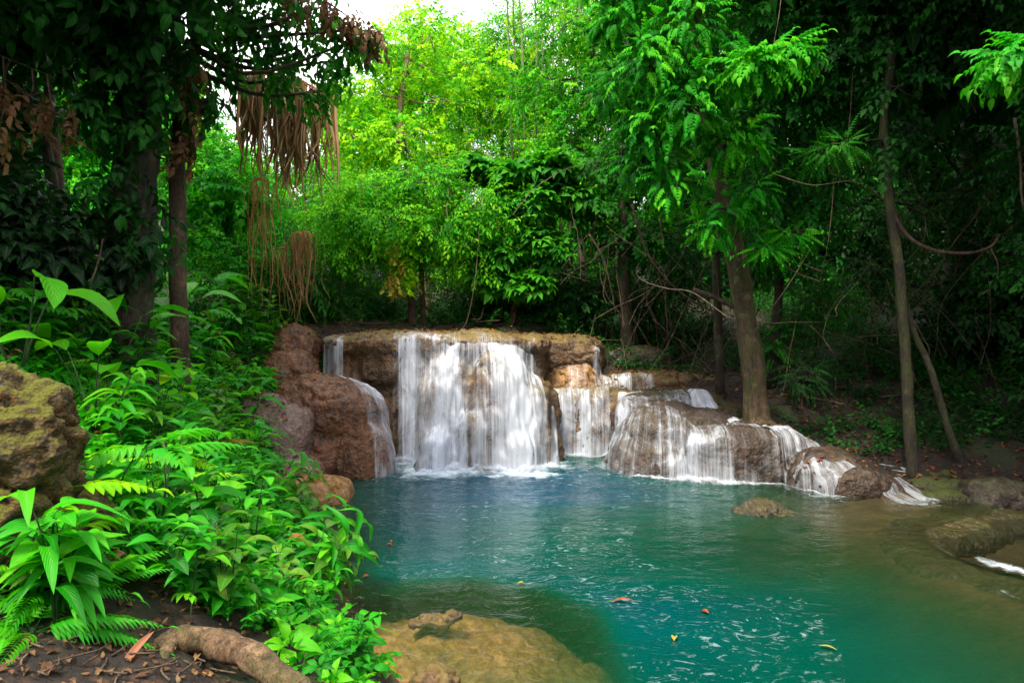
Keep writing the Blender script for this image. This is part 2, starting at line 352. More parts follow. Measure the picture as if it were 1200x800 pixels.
def rock(name, label, blobs, mat, flow=True, cat='rock', group=None, **kw):
    me = rock_mesh(name, blobs, **kw); n = len(me.vertices); co = np.empty(n*3, np.float32); me.vertices.foreach_get('co', co)
    co = co.reshape(-1, 3); c = np.array([(co[:, 0].min()+co[:, 0].max())/2, (co[:, 1].min()+co[:, 1].max())/2, co[:, 2].min()])
    if flow:
        ps = [tuple(p.vertices) for p in me.polygons]; ROCKS.append((co.astype(float), ps))
    me.vertices.foreach_set('co', (co-c).astype(np.float32).ravel()); me.update()
    o = link(name, me, M[mat]); o.location = [float(v) for v in c]
    return tag(o, label, cat, group)

# the main ledge with its domes under the falls
ROCKS and None
rock('waterfall_ledge', 'wide brown travertine ledge that the main waterfall pours over', [
    eb(-1.4, 13.25, .95, 2.05, 1.25, 1.33, q=7), eb(-1.42, 13.0, 2.05, 2.15, 1.22, .24, q=4), eb(.3, 13.5, .9, .42, 1.0, 1.2, q=3),
    eb(-2.35, 12.2, 1.75, .42, .35, .52, q=3), eb(-1.15, 12.0, .45, .62, .66, 1.5, q=2.3), eb(-.2, 11.9, .4, .66, .74, 1.62, q=2.5), eb(.25, 11.85, .1, .55, .66, 1.4, q=2.3),
    eb(-1.3, 11.3, -.1, .34, .36, .72), eb(-.55, 11.5, .0, .42, .42, 1.0), eb(.15, 11.4, -.1, .36, .42, .9), eb(.55, 12.05, .2, .34, .5, 1.25), eb(-.1, 11.35, -.2, .3, .35, .6)],
    'rock_crest', voxel=.04, amp=.06, ridges=.05, fine=.012)
rock('crest_rock', 'long rounded brown rock capping the right end of the ledge', [
    eb(.95, 13.8, 1.78, .95, .72, .45, q=3.2), eb(.9, 13.7, 1.2, .8, .6, .7)], 'rock_crest', voxel=.035, amp=.05, seed=3)
rock('crest_boulder', 'small round boulder tucked under the right end of the crest', [
    blob((662, 403), (706, 432), 13.35, .3)], 'rock_crest', voxel=.025, amp=.03, seed=5)
rock('orange_slope_rock', 'orange mossy rock slope between main and middle waterfalls', [
    blob((635, 428), (705, 475), 13.05, .4, tilt=-.25), eb(.95, 12.95, .8, .35, .35, .72)], 'rock_gold', voxel=.035, amp=.05, seed=8)
rock('middle_fall_rock', 'brown rock face behind the middle waterfall', [
    eb(1.25, 13.05, .45, .95, .75, .84, q=4), eb(2.05, 12.75, .4, .38, .5, .78, q=3)], 'rock_crest', voxel=.035, amp=.045, ridges=.04, seed=9)
rock('upper_tier_rock', 'flat rock step that the small upper waterfall drops from', [
    eb(2.35, 13.8, .85, 1.15, .75, .6, q=5), eb(3.3, 13.7, 1.15, .5, .4, .33)], 'rock_crest', voxel=.035, amp=.04, seed=12)
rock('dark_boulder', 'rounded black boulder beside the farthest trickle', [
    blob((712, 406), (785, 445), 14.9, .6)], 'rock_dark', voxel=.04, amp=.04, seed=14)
rock('shelf_rock', 'flat tan rock shelf above the right cascade', [
    eb(3.0, 12.55, .72, 1.0, .62, .5, q=4), eb(3.75, 12.2, .55, .55, .5, .5)], 'rock_olive', voxel=.035, amp=.04, seed=16)
rock('cascade_dome', 'broad domed rock under the stepped right cascade', [
    eb(2.75, 11.55, .25, 1.0, .85, .80, q=2.3), eb(2.2, 11.3, .0, .6, .7, .62), eb(2.6, 10.95, -.1, .62, .6, .62), eb(3.3, 11.5, .3, .7, .7, .72),
    eb(2.55, 12.1, .45, .75, .4, .68, q=3)], 'rock', voxel=.035, amp=.05, ridges=.06, seed=20)
rock('overhang_rock', 'brown overhanging rock behind the thin water veil', [
    eb(3.75, 10.75, .28, .95, .68, .56, q=3.2), eb(4.35, 10.75, .1, .65, .6, .52, q=3), eb(3.1, 10.7, .2, .42, .5, .58, q=3)], 'rock', voxel=.035, amp=.05, ridges=.03, seed=23)
rock('outlet_rock', 'dark rock with red leaves beside the sliding outflow', [
    blob((925, 525), (1015, 572), 9.95, .4, -.4), blob((955, 545), (1045, 582), 9.6, .3, -.4), eb(5.3, 9.9, -.1, .5, .45, .34)], 'rock', voxel=.03, amp=.04, seed=26)
# left side
rock('left_boulder', 'big red-brown boulder left of the main waterfall', [
    eb(-3.05, 11.2, .98, 1.0, .75, .60, tilt=.16, q=2.4), eb(-2.48, 10.98, .22, .54, .56, .74, q=2.3), eb(-3.15, 10.85, .22, .45, .45, .58, tilt=.25, q=2.3), eb(-3.2, 11.6, .85, .8, .5, .72), eb(-2.9, 11.1, .2, .8, .4, .7)],
    'rock_red', voxel=.035, amp=.055, fine=.006, seed=30, smooth=2)
rock('wet_slab', 'smooth grey wet slab leaning on the red-brown boulder', [
    eb(-3.55, 10.25, .42, .40, .5, .80, tilt=.3), eb(-3.25, 9.95, .02, .42, .42, .48, tilt=.2), eb(-3.85, 10.3, .8, .42, .5, .55)], 'rock_wet', voxel=.03, amp=.03, fine=.005, seed=32)
rock('flat_shore_rock', 'flat golden rock at the water edge below the boulder', [
    eb(-2.95, 9.35, .03, .72, .42, .27, q=3), eb(-2.5, 9.15, .0, .3, .3, .24)], 'rock_gold', voxel=.025, amp=.025, seed=34)
rock('crest_left_boulder', 'orange boulder standing at the left end of the crest', [
    blob((318, 381), (373, 425), 12.4, .5, 1.2)], 'rock_red', voxel=.035, amp=.05, seed=36)
rock('low_left_boulder', 'low brown boulder under the orange one by the thin fall', [
    blob((300, 408), (374, 448), 11.9, .42, .9)], 'rock_red', voxel=.03, amp=.04, seed=38)
rock('shore_rock', 'dark wet rock under leaves left of the flat golden rock', [
    eb(-3.0, 8.55, .0, .5, .4, .24), eb(-2.55, 8.0, -.05, .35, .3, .2)], 'rock', voxel=.03, amp=.03, seed=40)
rock('mossy_rock', 'tall moss-covered golden rock at the left edge', [
    eb(-2.48, 3.1, 1.5, .42, .36, .72, q=2.6), eb(-2.62, 2.9, 1.1, .52, .4, .8, q=2.6), eb(-2.3, 3.05, 1.0, .34, .3, .5)], 'rock_moss', flow=False, voxel=.016, amp=.045, fine=.034, freq=3, seed=42)
rock('low_mossy_rock', 'low mossy stone right of the tall mossy rock', [
    eb(-2.32, 3.4, 1.25, .26, .24, .40), eb(-2.4, 3.3, .9, .3, .28, .4)], 'rock_moss', flow=False, voxel=.02, amp=.03, fine=.02, freq=3, seed=43)
# pool
rock('pool_rock', 'small pointed mossy rock standing out of the pool', [
    eb(3.23, 8.6, -.02, .36, .26, .2, q=1.7), eb(3.5, 8.5, -.1, .3, .2, .12)], 'rock_olive', voxel=.02, amp=.03, seed=44, freq=3)
rock('sunken_rock', 'broad golden rock just under the water, nearest the camera', [
    eb(-.60, 5.32, -.645, 1.25, 1.05, .52, q=2.1), eb(-.15, 4.95, -.83, 1.15, 1.05, .66, q=2.1), eb(-1.2, 4.7, -.55, .8, .8, .42), eb(-.5, 4.4, -.7, .9, .6, .5)], 'rock_sub', flow=False, voxel=.03, amp=.06, freq=2.2, seed=46)
rock('emerging_stone', 'knobbly stone breaking the surface above the sunken rock', [
    eb(-.62, 5.42, -.02, .17, .11, .05), eb(-.48, 5.47, 0, .09, .08, .05), eb(-.76, 5.36, -.01, .08, .07, .04)], 'rock_crest', flow=False, voxel=.012, amp=.022, freq=6, seed=48)
rock('corner_stone', 'brown stone with dry roots at the bottom water edge', [
    eb(-.52, 4.42, -.03, .17, .14, .14)], 'rock_crest', flow=False, voxel=.015, amp=.03, freq=5, seed=49)
# right rim between the pool and the lower pool
rim = spline([(6.9, 9.1), (6.2, 8.75), (5.6, 8.4), (5.0, 8.05), (4.74, 7.7), (4.62, 7.3), (4.64, 6.85), (4.95, 6.4), (5.5, 6.05), (6.3, 5.8), (7.5, 5.6), (9, 5.4)], 30)
rock('stone_ledge', 'brown travertine rim holding the pool above the lower pool', [
    eb(x-.12, y, -.30, .42, .5, .235+.02*math.sin(k*2.1), q=3) for k, (x, y) in enumerate(rim)], 'rock_olive', voxel=.035, amp=.02, seed=50)
rock('mossy_step_rock', 'stepped mossy stones at the foot of the thin leaning trunk', [
    blob((1078, 548), (1130, 566), 10.2, .3), blob((1068, 560), (1140, 578), 9.8, .25), blob((1080, 574), (1145, 592), 9.4, .25, -.3)], 'rock_step', voxel=.025, amp=.03, seed=52)
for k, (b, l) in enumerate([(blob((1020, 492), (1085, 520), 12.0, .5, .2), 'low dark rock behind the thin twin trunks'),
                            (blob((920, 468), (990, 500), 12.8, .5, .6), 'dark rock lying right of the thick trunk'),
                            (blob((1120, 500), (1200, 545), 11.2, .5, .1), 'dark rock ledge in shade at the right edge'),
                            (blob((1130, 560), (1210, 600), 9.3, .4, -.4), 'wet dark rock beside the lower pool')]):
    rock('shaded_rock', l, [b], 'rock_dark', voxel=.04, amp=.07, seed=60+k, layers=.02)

allV = []; allF = []; n = 0
for co, ps in ROCKS:
    allV.append(co); allF += [tuple(i+n for i in p) for p in ps]; n += len(co)
g0 = GV; keep = (GX.ravel() > -8) & (GX.ravel() < 10) & (GY.ravel() > 1) & (GY.ravel() < 17)
allF += [tuple(int(i)+n for i in q) for q in GQ[keep[GQ].all(1)]]; allV.append(GV)
SURF = BVHTree.FromPolygons(np.vstack(allV).tolist(), allF)
def top_z(x, y, z0=6.0):
    h = SURF.ray_cast(Vector((x, y, z0)), Vector((0, 0, -1)))
    return h[0].z if h[0] is not None else -1.0

# ================================================================ falling water
def fall_mat(name, lo, hi, su=9.0, sv=.35, amax=.95, col=(.82, .87, .97)):
    t = NT(name); uv = t.n('TexCoord').outputs['UV']; dens = t.attr('dens')
    a = t.noise(t.mapping(uv, (su, sv, 1)), 1.0, 5, .66, .45); b = t.noise(t.mapping(uv, (su*4.3, sv*1.4, 1), (3, 7, 0)), 1.0, 4, .6, .1)
    c = t.noise(t.mapping(uv, (2.6, 1.6, 1), (9, 1, 0)), 1.0, 4, .6, .6)
    s = t.math('ADD', t.math('MULTIPLY', a, .55), t.math('ADD', t.math('MULTIPLY', b, .33), t.math('MULTIPLY_ADD', c, .62, -.2)))
    s = t.math('ADD', s, t.math('MULTIPLY_ADD', dens, .5, -.27))
    al = t.n('MapRange', {'Value': s, 'From Min': lo, 'From Max': hi, 'To Min': 0.0, 'To Max': amax}); al.interpolation_type = 'SMOOTHSTEP'
    df = t.n('BsdfDiffuse', {'Color': col}); tl = t.n('BsdfTranslucent', {'Color': col}); gl = t.n('BsdfGlossy', {'Color': (1, 1, 1), 'Roughness': .35})
    m1 = t.n('MixShader', {0: .4, 1: df, 2: tl}); m2 = t.n('MixShader', {0: .06, 1: m1, 2: gl}); tp = t.n('BsdfTransparent')
    return t.done(t.n('MixShader', {0: al, 1: tp, 2: m2}))
M['fall'] = fall_mat('falling_water', .42, .80, 7.5, .26, .97)
M['veil'] = fall_mat('thin_water_veil', .47, .88, 15, .2, .85)
M['slide'] = fall_mat('sliding_water', .44, .86, 9, .6, .88)
FEET = []; SPR = {}
def sheet(start, dirs, L, n, off=.025, dens=None, ds=.02, zend=-.02, rows=90, bulge=.03, seed=0, foot=True, jx=.0, thr=0.0):
    """streams march over the rock surface from the start line; returns grid arrays"""
    S = spline(start, n); D = spline(dirs, n); L = np.interp(np.linspace(0, 1, n), np.linspace(0, 1, len(L)), L) if np.ndim(L) else np.full(n, L)
    us = np.concatenate([[0], np.cumsum(np.linalg.norm(np.diff(S[:, :2], axis=0), axis=1))])
    R = []; VL = []
    jit = vnoise(np.stack([us*3.0, us*0+seed, us*0], -1))*jx
    for k in range(n):
        d = D[k, :2]/np.linalg.norm(D[k, :2]); x, y = S[k, 0], S[k, 1]; z = top_z(x, y)+off; pts = [(x, y, z)]
        m = int(L[k]/ds)
        for i in range(1, m+1):
            s = i*ds; wob = jit[k]*s
            xx = x+d[0]*s+wob; yy = y+d[1]*s
            zz = min(pts[-1][2]-.002, top_z(xx, yy)+off)
            if pts[-1][2]-zz > .12:   # free fall: keep a slight forward throw
                pass
            pts.append((xx, yy, zz))
            if zz <= zend:
                break
        pts = np.array(pts); pts[:, 2] = np.maximum(pts[:, 2], zend)
        ar = np.concatenate([[0], np.cumsum(np.linalg.norm(np.diff(pts, axis=0), axis=1))])
        tt = np.linspace(0, ar[-1], rows); R.append(np.stack([np.interp(tt, ar, pts[:, j]) for j in range(3)], -1)); VL.append(tt)
        if foot and pts[-1, 2] <= zend+.03: FEET.append((*pts[-1, :2], float(dens(k/(n-1)) if dens else .5)))
    R = np.array(R); VL = np.array(VL)
    k = np.array([.25, .5, .25]); Rp = np.concatenate([R[:1], R, R[-1:]]); R = Rp[:-2]*.25+Rp[1:-1]*.5+Rp[2:]*.25
    for _ in range(3):
        Rp = np.concatenate([R[:, :1], R, R[:, -1:]], 1); R = Rp[:, :-2]*.25+Rp[:, 1:-1]*.5+Rp[:, 2:]*.25
    U = np.repeat(us[:, None], rows, 1)
    q = np.stack([U*6, VL*1.2, U*0+seed*3.1], -1)
    amt = bulge*sstep(0, .5, VL)
    R[:, :, 1] -= amt*(fbm(q, 3)*.6+.5); R[:, :, 0] += .2*amt*fbm(q+9, 2)
    return R, U, VL
def water_sheet(name, parts, mat, label=None, cat='waterfall', parent=None):
    V = []; Q = []; DN = []; UV = []; n0 = 0
    for (R, U, VL, dens, seed) in parts:
        n, r = R.shape[:2]; tt = np.linspace(0, 1, n)[:, None]; vv = np.linspace(0, 1, r)[None, :]
        d = np.array([[dens(t, v) for v in vv[0]] for t in tt[:, 0]])
        edge = np.minimum(sstep(0, .06, tt), sstep(0, .06, 1-tt)); d = d*(.35+.65*edge)-.25*(1-edge)
        V.append(R.reshape(-1, 3)); I = np.arange(n-1)[:, None]*r+np.arange(r-1)[None, :]
        Q.append(np.stack([I, I+1, I+r+1, I+r], -1).reshape(-1, 4)+n0); DN.append(d.ravel()); UV.append(np.stack([U.ravel()+seed*5.3, VL.ravel()+seed*2.1], -1)); n0 += n*r
    V = np.vstack(V); c = np.array([V[:, 0].mean(), V[:, 1].mean(), V[:, 2].min()])
    o = link(name, mesh(name, V-c if parent is None else V, [np.vstack(Q)], {'dens': np.concatenate(DN)}, np.vstack(UV)), M[mat], parent)
    if parent is None: o.location = [float(v) for v in c]; tag(o, label, cat)
    return o
def fall(name, label, layers, cat='waterfall'):
    """layers: (part name, material, [sheet spec ...]); a fall with several layers is a thing with parts"""
    root = thing(name, label, cat); root_n0 = len(FEET)
    for (pn, mat, specs) in layers:
        parts = []
        for sp in specs:
            sp = dict(sp); dn = sp.pop('d', lambda t, v: .5); sp['dens'] = lambda t, f=dn: f(t, 1.0)*(1 if name == 'main_waterfall' else .6); seed = sp.get('seed', 0)
            R, U, VL = sheet(**sp); parts.append((R, U, VL, dn, seed))
        water_sheet(pn, parts, mat, parent=root)
    SPR[name] = (root, root_n0, len(FEET))
    return root
def gauss(t, c, w): return math.exp(-((t-c)/w)**2)
def S2(px, Y): return (P(px, 400, Y)[0], Y, 0)
dirs0 = [(-.04, -1, 0), (0, -1, 0), (.12, -1, 0), (.42, -1, 0)]
fall('main_waterfall', 'wide white main waterfall pouring over the ledge into the pool', [
    ('water_curtain', 'veil', [dict(start=[S2(456, 12.15), S2(540, 12.15), S2(634, 12.15)], dirs=dirs0, L=1.6, n=200, seed=1, d=lambda t, v: .46+.05*(v < .15)+.2*gauss(t, .25, .2))]),
    ('water_stream', 'fall', [dict(start=[S2(464, 12.0), S2(540, 12.0), S2(634, 12.0)], dirs=dirs0, L=1.6, n=220, off=.06, bulge=.09, seed=2,
        d=lambda t, v: (-.15 if v < .11 else .40)+.28*gauss(t, .12, .07)+.34*gauss(t, .42, .1)+.4*gauss(t, .8, .14)-.18*gauss(t, .26, .05)-.1*gauss(t, .58, .05)+.16*v)]),
    ('water_apron', 'fall', [dict(start=[S2(478, 11.8), S2(505, 11.75), S2(540, 11.85)], dirs=[(-.25, -1, 0), (0, -1, 0), (.3, -1, 0)], L=.9, n=80, off=.07, bulge=.06, seed=3, d=lambda t, v: .45+.4*v)])])
fall('thin_left_waterfall', 'thin see-through waterfall left of the main one, over the dark recess', [
    ('water_curtain', 'veil', [dict(start=[S2(374, 12.2), S2(408, 12.2)], dirs=[(0, -1, 0)]*3, L=.75, n=60, seed=4, foot=False, rows=60, zend=1.35, d=lambda t, v: .66+.25*gauss(t, .2, .15)+.2*gauss(t, .75, .1))]),
    ('water_slide', 'slide', [dict(start=[(-3.05, 11.55, 0), (-2.75, 11.6, 0), (-2.5, 11.55, 0)], dirs=[(.62, -.8, 0), (.75, -.6, 0), (1, -.3, 0)], L=1.4, n=70, seed=5, off=.04, rows=100, d=lambda t, v: .66+.3*gauss(t, .85, .3)+.2*(v < .15))])])
fall('middle_waterfall', 'streaky middle waterfall between the main one and the right cascade', [
    ('water_curtain', 'veil', [dict(start=[S2(652, 12.58), S2(716, 12.58)], dirs=[(0, -1, 0)]*3, L=1.2, n=120, seed=6, bulge=.05, d=lambda t, v: .55)]),
    ('water_stream', 'fall', [dict(start=[S2(645, 12.5), S2(714, 12.5)], dirs=[(-.1, -1, 0), (0, -1, 0), (.1, -1, 0)], L=1.2, n=110, seed=7, off=.05, bulge=.08, d=lambda t, v: .44+.3*gauss(t, .12, .12)+.2*gauss(t, .6, .12)+.15*v)])])
fall('upper_waterfall', 'short low waterfall on the upper step, above the middle one', [
    ('water_curtain', 'fall', [dict(start=[S2(690, 13.25), S2(768, 13.25)], dirs=[(0, -1, 0)]*3, L=.7, n=100, seed=8, rows=50, foot=False, zend=1.1, d=lambda t, v: .48+.15*gauss(t, .3, .3))]),
    ('water_slide', 'slide', [dict(start=[S2(660, 12.98), S2(740, 12.98)], dirs=[(-.1, -1, 0)]*3, L=.5, n=80, seed=18, rows=40, foot=False, zend=1.0, d=lambda t, v: .45)])])
fall('far_waterfall', 'farthest small trickle curving past the black boulder', [
    ('water_slide', 'slide', [dict(start=[S2(716, 14.95), S2(730, 15.1)], dirs=[(-.7, -.7, 0), (-.3, -1, 0), (-.1, -1, 0)], L=.9, n=40, seed=9, rows=50, foot=False, zend=1.35, d=lambda t, v: .55)])])
fall('far_right_waterfall', 'faint trickle under the fallen log, right of the black boulder', [
    ('water_slide', 'slide', [dict(start=[S2(795, 14.1), S2(815, 14.1)], dirs=[(0, -1, 0)]*3, L=.9, n=30, seed=19, rows=40, foot=False, zend=1.1, d=lambda t, v: .42)])])
fall('stepped_cascade', 'cascade fanning in steps over the domed rock on the right', [
    ('upper_step', 'slide', [dict(start=[S2(722, 12.45), S2(805, 12.35)], dirs=[(-.35, -1, 0), (-.1, -1, 0), (.1, -1, 0)], L=.9, n=110, seed=10, rows=70, foot=False, zend=.3, d=lambda t, v: .50+.25*gauss(t, .15, .15))]),
    ('water_veil', 'veil', [dict(start=[(1.95, 12.0, 0), (2.1, 11.7, 0), (2.45, 11.4, 0), (2.95, 11.15, 0)], dirs=[(-.9, -.5, 0), (-.55, -.9, 0), (-.25, -1, 0), (0, -1, 0)], L=1.6, n=170, seed=11, bulge=.05, d=lambda t, v: .52+.25*gauss(t, .1, .12)+.12*v)])])
fall('chute_waterfall', 'bright chute dropping behind the overhanging rock', [
    ('water_stream', 'fall', [dict(start=[(3.15, 12.25, 0), (3.6, 12.3, 0)], dirs=[(.1, -1, 0), (.2, -1, 0)], L=1.5, n=70, seed=12, rows=90, foot=False, zend=.5, off=.05, bulge=.07, d=lambda t, v: .72+.2*gauss(t, .4, .4)*(v < .5))])])
fall('curtain_waterfall', 'dense white curtain falling at the left end of the overhanging rock', [
    ('water_curtain', 'fall', [dict(start=[(2.75, 11.0, 0), (3.05, 10.8, 0), (3.4, 10.65, 0)], dirs=[(-.35, -1, 0), (-.15, -1, 0), (0, -1, 0)], L=1.1, n=110, seed=13, off=.05, bulge=.08, d=lambda t, v: .46+.2*gauss(t, .25, .2)+.1*v)])])
fall('veil_waterfall', 'thin veil draped across the face of the overhanging rock', [
    ('water_curtain', 'veil', [dict(start=[(3.3, 10.7, 0), (3.9, 10.6, 0), (4.5, 10.7, 0), (4.9, 10.8, 0)], dirs=[(0, -1, 0), (.05, -1, 0), (.15, -1, 0), (.4, -1, 0)], L=1.3, n=220, seed=14, bulge=.05, d=lambda t, v: .40+.3*gauss(t, .62, .2)+.3*gauss(t, .95, .1)+.08*v+.22*(v < .15))])])
fall('outlet_slide', 'water sliding down to the right toward the thin trunk', [
    ('water_slide', 'slide', [dict(start=[(4.7, 10.75, 0), (4.85, 11.0, 0)], dirs=[(1, -.45, 0), (1, -.45, 0)], L=2.2, n=60, seed=15, rows=110, foot=False, zend=.02, off=.05, d=lambda t, v: .72+.15*(v > .45)),
        dict(start=[(5.0, 10.3, 0), (5.35, 10.35, 0)], dirs=[(.25, -1, 0), (.25, -1, 0)], L=1.5, n=50, seed=16, rows=90, d=lambda t, v: .5+.2*v)]),
    ('water_drop', 'fall', [dict(start=[(5.62, 10.0, 0), (5.85, 10.0, 0)], dirs=[(0, -1, 0), (0.1, -1, 0)], L=1.0, n=40, seed=17, rows=60, d=lambda t, v: .5)])])

M['spray'] = fall_mat('water_spray', .30, .80, 14, 9.0, .9)
def spray(root, n0, n1, h, out, seed):
    F_ = np.array(FEET[n0:n1]); F_ = F_[F_[:, 0].argsort()]; xs = np.linspace(F_[0, 0], F_[-1, 0], 160); yf = np.interp(xs, F_[:, 0], F_[:, 1])
    for _ in range(6): yf = np.convolve(np.pad(yf, 3, mode='edge'), np.ones(7)/7, 'valid')
    rows = 16; v = np.linspace(0, 1, rows)[None, :]; nz_ = .6+.5*fbm(np.stack([xs*5, xs*0+seed, xs*0], -1), 3)[:, None]
    y = yf[:, None]+.10-(out+.1)*v**.8; z = h*nz_*(1-v)**1.6+.012; R = np.stack([np.repeat(xs[:, None], rows, 1), y, z], -1); R[:, :, 2] += .02*fbm(R*14, 2)*(1-v)
    U = np.repeat(xs[:, None], rows, 1); VL = np.repeat(v*.4, 160, 0)
    water_sheet('spray', [(R, U, VL, lambda t, q: .75*(1-abs(2*q-.75))-.1, seed)], 'spray', parent=root)
# ================================================================ pool water
for k_, (nm, h_, o_) in enumerate([('main_waterfall', .20, .30), ('middle_waterfall', .14, .22), ('curtain_waterfall', .16, .25), ('stepped_cascade', .07, .14), ('veil_waterfall', .05, .12)]):
    if SPR[nm][2]-SPR[nm][1] > 5: spray(*SPR[nm], h_, o_, k_*3+1)
wx = np.arange(-5.2, 9.2, .045); wy = np.arange(.2, 14.0, .045); WX, WY = np.meshgrid(wx, wy)
bed = ground_z(WX.ravel(), WY.ravel(), False)
SUBB = BVHTree.FromPolygons(*[(np.vstack([np.array([v.co[:] for v in o.data.vertices])+np.array(o.location)]).tolist(), [tuple(p.vertices) for p in o.data.polygons]) for o in COL.objects if o.name == 'sunken_rock'][0])
bed2 = bed.copy(); mk = np.where((WX.ravel() > -2.2) & (WX.ravel() < .8) & (WY.ravel() > 3.9) & (WY.ravel() < 6.4))[0]
for i in mk:
    h = SUBB.ray_cast(Vector((WX.ravel()[i], WY.ravel()[i], 1)), Vector((0, 0, -1)))
    if h[0] is not None: bed2[i] = max(bed2[i], h[0].z)
rimx = np.interp(WY.ravel(), rim[::-1, 1], rim[::-1, 0]); rimd = rimx-WX.ravel()
bed2 = np.maximum(bed2, np.where((WY.ravel() < 9), -.06-.35*np.clip(rimd, 0, 9)**1.2*.5, -9))
bb_ = bed2.reshape(WX.shape).copy()
for _ in range(14):
    e_ = np.pad(bb_, 1, mode='edge'); bb_ = (e_[:-2, 1:-1]+e_[2:, 1:-1]+e_[1:-1, :-2]+e_[1:-1, 2:]+2*bb_)/6
bed2 = np.where(WY.ravel() < 9.5, bb_.ravel(), bed2)
depth = np.clip(-bed2, 0, 4)
FT = np.array(FEET); foam = np.zeros(WX.size); wv = np.zeros(WX.size)
W2 = np.stack([WX.ravel(), WY.ravel()], -1); q = np.stack([W2[:, 0]*2.2, W2[:, 1]*4.0, W2[:, 0]*0], -1)
dn = np.full(WX.size, 9.0); dd = np.zeros(WX.size)
for s in range(0, len(FT), 2):
    r = np.hypot(W2[:, 0]-FT[s, 0], (W2[:, 1]-FT[s, 1])*.85); r = r/(.04+1.05*FT[s, 2]); b = r < dn; dn[b] = r[b]; dd[b] = FT[s, 2]
foam = .95*np.clip(dd*1.9-.35, .12, 1)*sstep(.75, .0, dn+.2*fbm(q*1.3, 3)); ripple = sstep(3.0, .2, dn)
wz = .004*fbm(np.stack([W2[:, 0]*3, W2[:, 1]*5, W2[:, 0]*0], -1), 3)+ripple*.018*fbm(np.stack([W2[:, 0]*3.5, W2[:, 1]*6, W2[:, 0]*0+4], -1), 3)+foam*.03*(fbm(np.stack([W2[:, 0]*9, W2[:, 1]*9, W2[:, 0]*0], -1), 3)+.5)
keepv = (rimx+.22 > WX.ravel()) | (WY.ravel() > 9.0)
wnx, wny = len(wx), len(wy); I = (np.arange(wny-1)[:, None]*wnx+np.arange(wnx-1)[None, :]); WQ = np.stack([I, I+1, I+wnx+1, I+wnx], -1).reshape(-1, 4)
under = bed > .25
WQ = WQ[keepv[WQ].all(1) & ~under[WQ].all(1)]
used = np.unique(WQ); remap = -np.ones(WX.size, int); remap[used] = np.arange(len(used))
wz = np.where(rimd < .0, -.12*np.clip(-rimd, 0, .3)/.22, 0)*(WY.ravel() < 9)+wz
WV = np.stack([WX.ravel(), WY.ravel(), wz], -1)[used]
def water_mat(dark=False):
    t = NT('pool_water' if not dark else 'lower_pool_water'); v = t.pos(); dp = t.attr('depth'); fm = t.attr('foam')
    n1 = t.noise(t.mapping(v, (1, 1.35, 1)), 5.5, 3, .55, .9); n2 = t.noise(t.mapping(v, (1, 1.6, 1)), 15, 3, .6, .6)
    rp = t.attr('ripple')
    bmp = t.n('Bump', {'Height': t.math('ADD', n1, t.math('MULTIPLY', n2, .3)), 'Strength': t.math('MULTIPLY_ADD', rp, .4, .27), 'Distance': .04})
    dcol = t.ramp(t.math('MULTIPLY', dp, .4), [(0.0, (.025, .042, .010)), (.12, (.006, .038, .012)), (.35, (.0, .047, .032)), (.65, (.0, .043, .054)), (1, (.0, .038, .074))])
    if dark: dcol = t.mix(1.0, dcol, (.5, .35, .5), 'MULTIPLY')
    k = t.math('SUBTRACT', 1.0, t.math('POWER', 2.718, t.math('MULTIPLY', dp, -2.9)))
    cloudy = t.noise(t.mapping(v, (.6, 1, 1)), 1.1, 3, .5, .4)
    dcol2 = t.mix(t.ramp(cloudy, [(.35, 0.0), (.7, .5)]), dcol, t.mix(1.0, dcol, (1.5, 1.5, 1.35), 'MULTIPLY'))
    tp = t.n('BsdfTransparent', {'Color': t.ramp(t.math('MULTIPLY', dp, .6), [(0, (.97, .97, .95)), (1, (.35, .75, .6))])})
    df = t.n('BsdfDiffuse', {'Color': dcol2})
    body = t.n('MixShader', {0: k, 1: tp, 2: df})
    # drifting foam flecks, with pale sky reflections painted in among them
    fn = t.noise(t.mapping(v, (1, 1.5, 1)), 9, 5, .7, 1.0)
    f1 = t.math('ADD', t.math('MULTIPLY', fm, 1.05), t.math('MULTIPLY_ADD', fn, 1.5, -.8), clamp=True)
    f1 = t.n('MapRange', {'Value': f1, 'From Min': .3, 'From Max': 1.15, 'To Max': .93}).outputs[0]
    fl = t.noise(t.mapping(v, (2.2, 3.4, 1)), 1.8, 6, .72, 2.6)
    reg = t.ramp(t.noise(t.mapping(v, (.7, .8, 1), (2.1, .4, 0)), 1.2, 2), [(.36, 0.0), (.55, 1.0)])
    f2 = t.math('MULTIPLY', t.math('MULTIPLY', t.ramp(fl, [(.56, 0.0), (.74, .42)]), reg), t.math('GREATER_THAN', dp, .8))
    ff = t.math('MAXIMUM', f1, f2)
    body = t.n('MixShader', {0: ff, 1: body, 2: t.n('BsdfDiffuse', {'Color': (.70, .82, .90)})})
    gl = t.n('BsdfGlossy', {'Color': (1, 1, 1), 'Roughness': .05, 'Normal': bmp}); fr = t.n('Fresnel', {'IOR': 1.33, 'Normal': bmp})
    fr2 = t.math('MULTIPLY', fr, t.math('SUBTRACT', 1.0, ff))
    return t.done(t.n('MixShader', {0: fr2, 1: body, 2: gl}))
tag(link('pool_water', mesh('pool_water', WV, [remap[WQ]], {'depth': depth[used], 'foam': foam[used], 'ripple': ripple[used]}), water_mat()), kind='structure')
